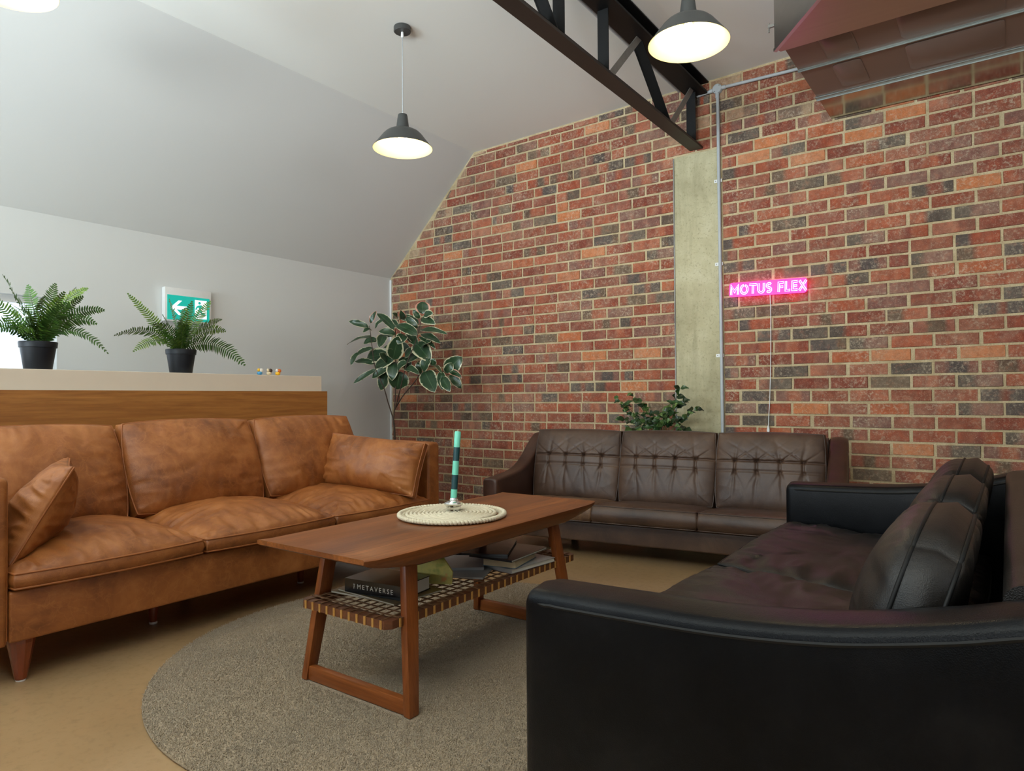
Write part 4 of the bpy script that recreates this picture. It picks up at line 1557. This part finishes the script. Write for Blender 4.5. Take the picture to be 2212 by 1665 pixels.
def frond(base, tip, rise, L_pin, seed, n=30, droop=0.0):
    """arching fern frond from base to tip; returns stem vf, pinna vf with colours"""
    rnd = random.Random(seed)
    b, e = Vector(base), Vector(tip)
    mid = b.lerp(e, 0.45) + Vector((0, 0, rise))
    P = []
    for i in range(25):
        t_ = i / 24
        P.append((b * (1 - t_) ** 2 + mid * 2 * t_ * (1 - t_) + e * t_ * t_))
    S = tube([p[:] for p in P], np.linspace(0.0022, 0.0008, 25), 5)
    V, F, C = [], [], []
    tone = rnd.random()
    L = sum((P[i + 1] - P[i]).length for i in range(24))
    n = max(12, int(L / 0.0150))
    sp = L * 0.92 / n
    tw = rad(rnd.uniform(30, 65)) * (1 if rnd.random() < 0.5 else -1)
    for i in range(n):
        t_ = 0.08 + 0.92 * (i + 0.5) / n
        k = t_ * 24
        a = min(23, int(k))
        p = P[a].lerp(P[a + 1], k - a)
        tg = (P[a + 1] - P[a]).normalized()
        side = tg.cross(Vector((0, 0, 1)))
        if side.length < 0.05:
            side = Vector((1, 0, 0))
        side.normalize()
        up = side.cross(tg).normalized()
        side, up = side * math.cos(tw) + up * math.sin(tw), up * math.cos(tw) - side * math.sin(tw)
        lp = L_pin * (max(0.02, math.sin(math.pi * min(1, t_ * 0.86 + 0.14))) ** 0.6) * (0.85 + 0.3 * rnd.random())
        for s in (-1, 1):
            dirn = (side * s + tg * 0.30 + up * rnd.uniform(-0.15, 0.25)).normalized()
            hw = sp * 0.37
            bend = -Vector((0, 0, 1)) * lp * 0.12 + up * lp * 0.08
            n0 = len(V)
            for f_, wf in ((0.0, 0.55), (0.30, 1.0), (0.68, 0.85)):
                c_ = p + dirn * lp * f_ + bend * f_ * f_ + tg * lp * 0.10 * f_ * f_
                V += [(c_ - tg * hw * wf)[:], (c_ + tg * hw * wf)[:]]
            V.append((p + dirn * lp + bend + tg * lp * 0.12)[:])
            F += [(n0, n0 + 1, n0 + 3, n0 + 2), (n0 + 2, n0 + 3, n0 + 5, n0 + 4), (n0 + 4, n0 + 5, n0 + 6)]
            g = max(0, min(1, 0.15 + 0.6 * tone + rnd.uniform(-0.15, 0.25)))
            C += [(g * 0.6, t_, 0)] * 2 + [(g, t_, 0)] * 5
    return S, (V, F), C


def fern(label, ppx, base_py, X, tips, extra, seed):
    b = at_px(ppx, base_py, X=X)
    y0 = b.y
    r0, h = 0.088, 0.150
    f = thing('potted_fern', label, 'plant', (X, y0, ZC), 0, 'ferns on the counter')
    p = mk('pot', lathe([(0, 0.0), (r0 * 0.72, 0.0), (r0 * 0.74, 0.003), (r0 * 0.93, h * 0.78), (r0 * 0.99, h * 0.79), (r0 * 1.02, h - 0.004), (r0 * 1.0, h), (r0 * 0.94, h), (r0 * 0.90, h * 0.85), (0, h * 0.85)], 36), MT['pot'], f, sharp=40)
    mk('soil', lathe([(0, h * 0.88), (r0 * 0.5, h * 0.87), (r0 * 0.89, h * 0.855)], 24), MT['soil'], p)
    rnd = random.Random(seed)
    root = Vector((X, y0, ZC + h * 0.85))
    k = 0
    for (tx, ty, rise, lp, dx) in tips:
        tip = at_px(tx, ty, X=X + dx)
        base = root + Vector((rnd.uniform(-0.03, 0.03), rnd.uniform(-0.03, 0.03), 0))
        S, PV, C = frond(base, tip, rise, lp, seed * 100 + k, n=int(16 + (tip - base).length * 44))
        fo = mk('frond', PV, MT['fern'], f, True, smooth=False, col=C)
        mk('stalk', S, MT['stem_green'], fo, True)
        k += 1
    for j in range(extra):
        a = rnd.uniform(0, 2 * math.pi)
        rr2 = rnd.uniform(0.06, 0.24)
        tip = root + Vector((rr2 * math.cos(a), rr2 * math.sin(a), rnd.uniform(0.06, 0.27)))
        S, PV, C = frond(root + Vector((rnd.uniform(-0.03, 0.03), rnd.uniform(-0.03, 0.03), 0)), tip, rnd.uniform(0.03, 0.10), rnd.uniform(0.030, 0.045), seed * 100 + 50 + j, n=22)
        fo = mk('frond', PV, MT['fern'], f, True, smooth=False, col=C)
        mk('stalk', S, MT['stem_green'], fo, True)


fern('bushy green fern in a black pot at the left end of the counter', 82, 797, -4.20,
     [(5, 592, 0.05, 0.060, 0.05), (-25, 700, 0.10, 0.05, 0.1), (190, 622, 0.12, 0.045, 0.0), (226, 670, 0.14, 0.045, 0.08), (235, 765, 0.22, 0.048, 0.10), (120, 612, 0.06, 0.05, -0.1),
      (60, 615, 0.06, 0.05, -0.12), (95, 640, 0.07, 0.055, 0.15), (30, 640, 0.06, 0.055, 0.16), (150, 655, 0.09, 0.055, 0.18), (12, 690, 0.09, 0.055, 0.12), (165, 620, 0.05, 0.05, -0.05), (-30, 640, 0.08, 0.055, -0.05),
      (70, 660, 0.08, 0.055, 0.2), (125, 690, 0.10, 0.05, 0.2), (180, 640, 0.08, 0.05, 0.05), (210, 700, 0.16, 0.05, 0.15), (40, 720, 0.14, 0.05, 0.2), (140, 630, 0.05, 0.05, 0.1)], 16, 3)
fern('smaller green fern in a black pot in front of the lit exit sign', 391, 805, -4.20,
     [(275, 633, 0.03, 0.042, 0.0), (246, 725, 0.16, 0.048, 0.05), (287, 760, 0.15, 0.042, 0.12), (530, 790, 0.20, 0.068, 0.10), (488, 716, 0.14, 0.045, 0.0), (455, 650, 0.05, 0.045, -0.05), (365, 645, 0.03, 0.040, -0.08),
      (415, 650, 0.03, 0.045, 0.08), (480, 690, 0.09, 0.042, -0.12), (330, 700, 0.10, 0.048, 0.15), (430, 700, 0.08, 0.055, 0.16), (390, 690, 0.08, 0.055, 0.18), (350, 680, 0.08, 0.05, 0.10), (400, 665, 0.05, 0.05, 0.02)], 8, 9)


def leaf_vf(b, e, width, bend, fold, facing, mixp, nseg=10, tipsharp=1.0, heart=False):
    """leaf blade from b to e; facing = approximate normal"""
    b, e = Vector(b), Vector(e)
    ax = e - b
    L = ax.length
    ax.normalize()
    nrm = Vector(facing)
    nrm = (nrm - ax * nrm.dot(ax)).normalized()
    sd = ax.cross(nrm)
    V, F, C = [], [], []
    cols_ = (-1, -0.84, -0.45, 0, 0.45, 0.84, 1)
    for i in range(nseg + 1):
        t_ = i / nseg
        if heart:
            w_ = width / 2 * (max(0, math.sin(math.pi * t_ ** 0.62)) ** 0.8)
        else:
            w_ = width / 2 * (max(0, math.sin(math.pi * (t_ ** 0.82))) ** 0.62)
        w_ = max(w_, 0.0008)
        c = b + ax * L * t_ + nrm * bend * (t_ - t_ * t_) * 4 - Vector((0, 0, 1)) * abs(bend) * 0.5 * t_ * t_
        for u in cols_:
            p = c + sd * u * w_ + nrm * fold * abs(u) * w_ + nrm * 0.004 * math.sin(9 * t_ + u * 2)
            V.append(p[:])
            C.append((max(abs(u) * 1.0, (t_ - 0.82) / 0.18 if t_ > 0.9 else 0) * (0.9 + 0.18 * mixp[0]), t_, mixp[1]))
    n = len(cols_)
    for i in range(nseg):
        for k in range(n - 1):
            a = i * n + k
            F.append((a, a + 1, a + n + 1, a + n))
    return (V, F), C


# ---- variegated rubber plant in the corner
PY = 4.30
CP = lambda x, y, dy=0.0: at_px(500 + x / 3.95, 640 + y / 3.95, Y=PY + dy)
tk = CP(1392, 1190)
rp = thing('rubber_plant', 'tall variegated rubber plant in the corner behind the tan sofa', 'plant', (tk.x, tk.y, 0))
pt = mk('pot', lathe([(0, 0), (0.12, 0), (0.13, 0.01), (0.165, 0.27), (0.17, 0.30), (0.155, 0.30), (0.15, 0.265), (0, 0.265)], 36), MT['pot'], rp, sharp=40)
mk('soil', lathe([(0, 0.28), (0.10, 0.275), (0.151, 0.268)], 24), MT['soil'], pt)
stems = [[(tk.x, tk.y, 0.26), tuple(tk), tuple(CP(1380, 1030))],
         [tuple(CP(1378, 1035)), tuple(CP(1335, 900, 0.0)), tuple(CP(1300, 780, -0.03)), tuple(CP(1225, 600, -0.06)), tuple(CP(1200, 430, -0.06)), tuple(CP(1178, 250, -0.06))],
         [tuple(CP(1384, 1035)), tuple(CP(1398, 860, 0.04)), tuple(CP(1402, 560, 0.06)), tuple(CP(1400, 300, 0.08)), tuple(CP(1440, 170, 0.08))],
         [tuple(CP(1400, 955)), tuple(CP(1440, 790, -0.05)), tuple(CP(1500, 560, -0.08)), tuple(CP(1570, 390, -0.05)), tuple(CP(1625, 180, -0.05))],
         [tuple(CP(1392, 965)), tuple(CP(1470, 840, 0.03)), tuple(CP(1590, 690, 0.05)), tuple(CP(1615, 560, 0.06)), tuple(CP(1690, 480, 0.06))],
         [tuple(CP(1600, 665, 0.05)), tuple(CP(1720, 640, 0.04)), tuple(CP(1830, 640, 0.0))]]
for i, s in enumerate(stems):
    P = smooth_path(s, 8)
    mk('stem', tube(P, np.linspace(0.011 if i == 0 else 0.0062, 0.008 if i == 0 else 0.0028, len(P)), 8), MT['stem'], rp, True)
LV = [(1170, 260, 1000, 205, 48, 0), (1185, 230, 1235, 120, 42, 2), (1290, 200, 1225, 270, 40, 0), (1390, 285, 1240, 135, 62, 0), (1195, 290, 1120, 300, 28, 0), (1195, 345, 985, 405, 64, 0),
      (1210, 370, 1385, 332, 52, 0), (1245, 375, 1125, 392, 56, 0), (1400, 322, 1255, 290, 54, 0), (1210, 440, 1060, 500, 40, 0), (1090, 480, 1018, 582, 36, 0), (1345, 500, 1152, 520, 108, 1),
      (1392, 525, 1218, 602, 84, 1), (1378, 540, 1425, 332, 118, 1), (1225, 575, 1048, 548, 56, 0), (1240, 620, 1035, 742, 34, 0), (1220, 648, 1118, 708, 40, 0), (1330, 618, 1198, 694, 62, 0),
      (1340, 628, 1272, 798, 104, 1), (1395, 560, 1372, 708, 92, 1), (1440, 640, 1408, 790, 148, 0), (1610, 505, 1438, 592, 110, 0), (1570, 398, 1702, 545, 122, 1), (1585, 330, 1402, 235, 78, 0),
      (1600, 232, 1420, 165, 62, 0), (1590, 270, 1480, 160, 50, 0), (1632, 152, 1630, 38, 100, 2), (1640, 162, 1722, 138, 56, 1), (1618, 190, 1742, 228, 64, 1), (1610, 285, 1842, 312, 48, 0),
      (1618, 318, 1782, 394, 60, 0), (1600, 345, 1742, 438, 34, 0), (1565, 395, 1488, 285, 56, 0), (1605, 190, 1550, 105, 44, 1), (1410, 200, 1370, 135, 36, 0), (1462, 195, 1440, 102, 52, 2),
      (1692, 530, 1638, 632, 84, 0), (1590, 560, 1612, 664, 50, 1), (1648, 640, 1738, 812, 118, 0), (1788, 640, 1802, 792, 60, 0), (1800, 690, 1868, 808, 66, 0), (1830, 640, 1968, 505, 108, 0),
      (1825, 652, 1884, 556, 64, 1), (1858, 640, 1968, 690, 46, 2), (1868, 660, 1962, 778, 64, 0), (1718, 590, 1726, 518, 50, 0), (1478, 620, 1604, 652, 56, 0), (1700, 590, 1792, 642, 44, 0),
      (1395, 470, 1290, 430, 60, 0), (1480, 330, 1420, 400, 80, 0), (1500, 300, 1590, 420, 70, 0), (1300, 330, 1260, 430, 70, 0), (1440, 520, 1520, 640, 90, 0), (1620, 430, 1700, 380, 70, 0), (1560, 450, 1480, 520, 80, 0), (1330, 560, 1260, 480, 60, 0), (1420, 260, 1340, 210, 60, 0), (1750, 620, 1690, 700, 70, 0), (1880, 650, 1940, 640, 60, 0), (1420, 420, 1540, 470, 70, 0), (1500, 560, 1420, 640, 70, 0)]
rnd = random.Random(4)
for i, (x0, y0, x1, y1, w_, k) in enumerate(LV):
    dy = rnd.uniform(-0.10, 0.10)
    b = CP(x0, y0, dy * 0.6)
    e = CP(x1, y1, dy + rnd.uniform(-0.10, 0.03))
    sc = w_ / 3.95 / F_PX * 6.0
    fc = (0.55 + rnd.uniform(-0.25, 0.25), -0.80 + rnd.uniform(-0.2, 0.2), 0.30 + rnd.uniform(-0.3, 0.3)) if k else (0.5 + rnd.uniform(-0.4, 0.4), -0.7 + rnd.uniform(-0.3, 0.3), 0.55 + rnd.uniform(-0.4, 0.4))
    vf, C = leaf_vf(b, e, max(sc, 0.045) * 1.28, rnd.uniform(0.008, 0.025), rnd.uniform(0.10, 0.30), fc, (1.0 if k else 0.3, 0.75 if k == 2 else 0.05))
    mk('leaf', vf, MT['rubber'], rp, True, sharp=None, col=C)

# ---- leafy vine plant behind the brown sofa
VP = at_px(1420, 925, Y=4.72)
vp = thing('leafy_plant', 'small leafy green plant rising behind the brown sofa near the pillar', 'plant', (VP.x, 4.72, 0))
pt = mk('pot', lathe([(0, 0), (0.10, 0), (0.105, 0.01), (0.12, 0.55), (0.125, 0.60), (0.112, 0.60), (0.108, 0.56), (0, 0.56)], 32), MT['white'], vp, sharp=40)
mk('soil', lathe([(0, 0.57), (0.109, 0.565)], 24), MT['soil'], pt)
tips = [(1335, 862), (1350, 888), (1365, 850), (1385, 870), (1345, 905), (1400, 885), (1425, 893), (1445, 880), (1470, 838), (1475, 865), (1505, 884), (1488, 900), (1460, 905), (1480, 925), (1380, 910), (1360, 925), (1410, 905), (1440, 910), (1465, 870), (1340, 872), (1450, 895), (1395, 915), (1430, 915)]
rnd = random.Random(12)
for i, (tx, ty) in enumerate(tips):
    tip = at_px(tx, ty, Y=4.72 + rnd.uniform(-0.08, 0.08))
    base = Vector((VP.x + rnd.uniform(-0.05, 0.05), 4.72 + rnd.uniform(-0.04, 0.04), 0.57))
    mid = base.lerp(tip, 0.6) + Vector((0, 0, 0.05))
    P = smooth_path([base[:], mid[:], tip[:]], 8)
    mk('stem', tube(P, np.linspace(0.0022, 0.001, len(P)), 5), MT['stem_green'], vp, True)
    for j in range(7):
        q = Vector(P[min(len(P) - 1, int(len(P) * (0.48 + 0.085 * j)))])
        a = rnd.uniform(0, 2 * math.pi)
        L = rnd.uniform(0.042, 0.074)
        dv = Vector((math.cos(a), 0.6 * math.sin(a), rnd.uniform(-0.3, 0.6))).normalized()
        vf, C = leaf_vf(q, q + dv * L, L * rnd.uniform(0.55, 0.75), 0.006, rnd.uniform(0.1, 0.4), (rnd.uniform(-0.4, 0.6), -0.7, rnd.uniform(0.2, 0.9)), (0.0, rnd.random() ** 1.5), nseg=6, heart=True)
        mk('leaf', vf, MT['vine'], vp, True, sharp=None, col=C)

# ------------------------------------------------------------------ lit exit sign on the left wall
ex = thing('exit_sign', 'lit green and white running man exit sign box on the left wall', 'sign', (XL, 2.80, 1.73))
mk('housing', box(XL + 0.002, XL + 0.052, 2.615, 2.985, 1.600, 1.858, 0.004, 2), MT['white'], ex, True, sharp=40)
fc = mk('green_face', box(XL + 0.052, XL + 0.056, 2.632, 2.968, 1.612, 1.800), MT['sign_green'], ex, True, smooth=False)
FX = XL + 0.0565


def sign_poly(pts, name):
    return mk(name, prism(pts, 'x', FX, FX + 0.0012), MT['sign_white'], fc, True, smooth=False)


yo, zo = 2.632, 1.612
sign_poly([(yo + a, zo + b) for a, b in ((0.025, 0.094), (0.085, 0.150), (0.112, 0.150), (0.070, 0.108), (0.150, 0.108), (0.150, 0.080), (0.070, 0.080), (0.112, 0.038), (0.085, 0.038))], 'arrow')
sign_poly([(yo + a, zo + b) for a, b in ((0.215, 0.022), (0.215, 0.168), (0.312, 0.168), (0.312, 0.022))], 'doorway')


def man_poly(pts):
    return mk('running_figure', prism([(yo + a, zo + b) for a, b in pts], 'x', FX + 0.0012, FX + 0.0024), MT['sign_green'], fc, True, smooth=False)


man_poly([(0.252 + 0.011 * math.cos(k * 0.7), 0.146 + 0.011 * math.sin(k * 0.7)) for k in range(9)])
man_poly([(0.245, 0.128), (0.268, 0.132), (0.290, 0.110), (0.283, 0.103), (0.268, 0.116), (0.262, 0.090), (0.282, 0.064), (0.302, 0.060), (0.300, 0.048), (0.274, 0.052), (0.255, 0.074), (0.240, 0.046), (0.222, 0.028), (0.214, 0.037), (0.230, 0.054), (0.244, 0.086), (0.248, 0.110), (0.236, 0.108), (0.226, 0.090), (0.217, 0.094), (0.228, 0.118)])

# ------------------------------------------------------------------ neon sign on the bricks
NX0, NZ0, NH = -1.622, 1.738, 0.074
ne = thing('neon_sign', 'pink and white neon sign reading MOTUS FLEX on the brick wall', 'sign', (-1.365, YF - 0.03, 1.76))
TILT = Matrix.Translation((-1.365, 0, 1.762)) @ Matrix.Rotation(rad(1.6), 4, 'Y') @ Matrix.Translation((1.365, 0, -1.762))


def cap_path(P, d, closed):
    """offset polyline left and right by d (mitred); returns 2-D lists"""
    P = [Vector(p) for p in P]
    n = len(P)
    out_ = {1: [], -1: []}
    for i in range(n):
        if closed:
            a, b = (P[i] - P[i - 1]).normalized(), (P[(i + 1) % n] - P[i]).normalized()
        else:
            a = (P[i] - P[i - 1]).normalized() if i > 0 else None
            b = (P[i + 1] - P[i]).normalized() if i < n - 1 else None
            a, b = a or b, b or a
        na, nb = Vector((-a.y, a.x)), Vector((-b.y, b.x))
        mm = na + nb
        mm = na if mm.length < 0.3 else mm / max(0.35, mm.length_squared / 2)
        for s in (1, -1):
            out_[s].append(P[i] + mm * d * s)
    return out_[1], out_[-1]


arc = lambda cx, cy, rx, ry, a0, a1, n: [(cx + rx * math.cos(rad(a0 + (a1 - a0) * k / n)), cy + ry * math.sin(rad(a0 + (a1 - a0) * k / n))) for k in range(n + 1)]
GL = {'M': (1.00, [([(0.12, 0.02), (0.12, 0.9), (0.5, 0.32), (0.88, 0.9), (0.88, 0.02)], False)]),
      'O': (0.98, [(arc(0.49, 0.48, 0.37, 0.40, 100, 430, 18), False)]),
      'T': (0.80, [([(0.02, 0.88), (0.78, 0.88)], False), ([(0.40, 0.76), (0.40, 0.02)], False)]),
      'U': (0.84, [([(0.12, 0.95), (0.12, 0.38)] + arc(0.42, 0.38, 0.30, 0.30, 180, 360, 10)[1:] + [(0.72, 0.95)], False)]),
      'S': (0.68, [(arc(0.35, 0.69, 0.22, 0.20, 40, 230, 8) + arc(0.33, 0.29, 0.22, 0.20, 50, -140, 8), False)]),
      'F': (0.66, [([(0.60, 0.88), (0.12, 0.88), (0.12, 0.02)], False), ([(0.26, 0.48), (0.56, 0.48)], False)]),
      'L': (0.62, [([(0.12, 0.96), (0.12, 0.12), (0.56, 0.12)], False)]),
      'E': (0.66, [([(0.60, 0.88), (0.12, 0.88), (0.12, 0.12), (0.60, 0.12)], False), ([(0.26, 0.5), (0.56, 0.5)], False)]),
      'X': (0.80, [([(0.08, 0.95), (0.74, 0.03)], False), ([(0.74, 0.95), (0.52, 0.62)], False), ([(0.30, 0.36), (0.08, 0.03)], False)]),
      ' ': (0.42, [])}
total = sum(GL[c][0] + 0.08 for c in 'MOTUS FLEX')
cxs = 0.528 / total
penx = NX0
for ch in 'MOTUS FLEX':
    wd, strokes = GL[ch]
    lt = []
    for path, closed in strokes:
        l_, r_ = cap_path(path, 0.082, closed)
        loop = l_ + r_[::-1]
        lt.append(tube([(penx + p.x * cxs, YF - 0.064, NZ0 - 0.012 + p.y * NH) for p in loop], 0.0023, 6, closed=True))
    if lt:
        V_1, F_1 = cat_vf(lt)
        mk('letter', (xf(V_1, TILT), F_1), MT['neon'], ne, True)
    penx += (wd + 0.08) * cxs
V_1, F_1 = prism(rrect(-1.632, -1.098, 1.711, 1.816, 0.02), 'y', YF - 0.058, YF - 0.054)
bb = mk('backing_board', (xf(V_1, TILT), F_1), MT['acrylic'], ne, True, smooth=False)
V_1, F_1 = prism(rrect(-1.628, -1.102, 1.715, 1.812, 0.02), 'y', YF - 0.0535, YF - 0.0515)
mk('added_glow_panel', (xf(V_1, TILT), F_1), MT['halo'], bb, True, smooth=False)  # added glowing sheet that brightens the wall around the board
cp = [(-1.345, YF - 0.052, 1.712), (-1.348, YF - 0.030, 1.55), (-1.356, YF - 0.016, 1.25), (-1.366, YF - 0.016, 0.98), (-1.374, YF - 0.018, 0.85), (-1.376, YF - 0.018, 0.79)]
pc = mk('power_cable', tube(smooth_path(cp, 6), 0.0030, 6), MT['white'], ne, True)
mk('inline_plug', lathe([(0, 0), (0.010, 0), (0.011, 0.01), (0.008, 0.03), (0.004, 0.045), (0, 0.046)], 12, (-1.377, YF - 0.022, 0.745)), MT['white'], pc, True)
cp = [(-1.377, YF - 0.02, 0.75), (-1.38, YF - 0.02, 0.3), (-1.40, YF - 0.02, 0.004), (-1.5, YF - 0.04, 0.004)]
mk('power_cable', tube(smooth_path(cp, 6), 0.0030, 6), MT['white'], ne, True)


# ------------------------------------------------------------------ tiny toys on the counter
def blob(cx, cy, cz, rx, ry, rz, seg=14):
    V, F = lathe([(math.sin(math.pi * k / 9), -math.cos(math.pi * k / 9)) for k in range(10)], seg)
    return V * np.array((rx, ry, rz)) + np.array((cx, cy, cz)), F


TXX = -4.17
for px0, mats, lab in ((561, ('toy_blue', 'toy_white', 'toy_yellow'), 'tiny blue and white toy figure on the counter edge'),
                       (581, ('toy_cream', 'toy_dark', 'toy_cream'), 'tiny cream and dark toy figure between the blue and orange ones'),
                       (600, ('toy_yellow', 'toy_orange', 'toy_white'), 'tiny orange and yellow toy figure nearest the counter end')):
    p = at_px(px0, 811, X=TXX)
    f = thing('toy_figure', lab, 'toy', (TXX, p.y, ZC), 0, 'tiny toys on the counter')
    mk('body', blob(0, 0, 0.015, 0.016, 0.019, 0.015), MT[mats[0]], f)
    mk('head', blob(0.006, 0.008, 0.034, 0.013, 0.015, 0.014), MT[mats[1]], f)
    mk('cap', blob(0.004, -0.010, 0.036, 0.010, 0.010, 0.012), MT[mats[2]], f)
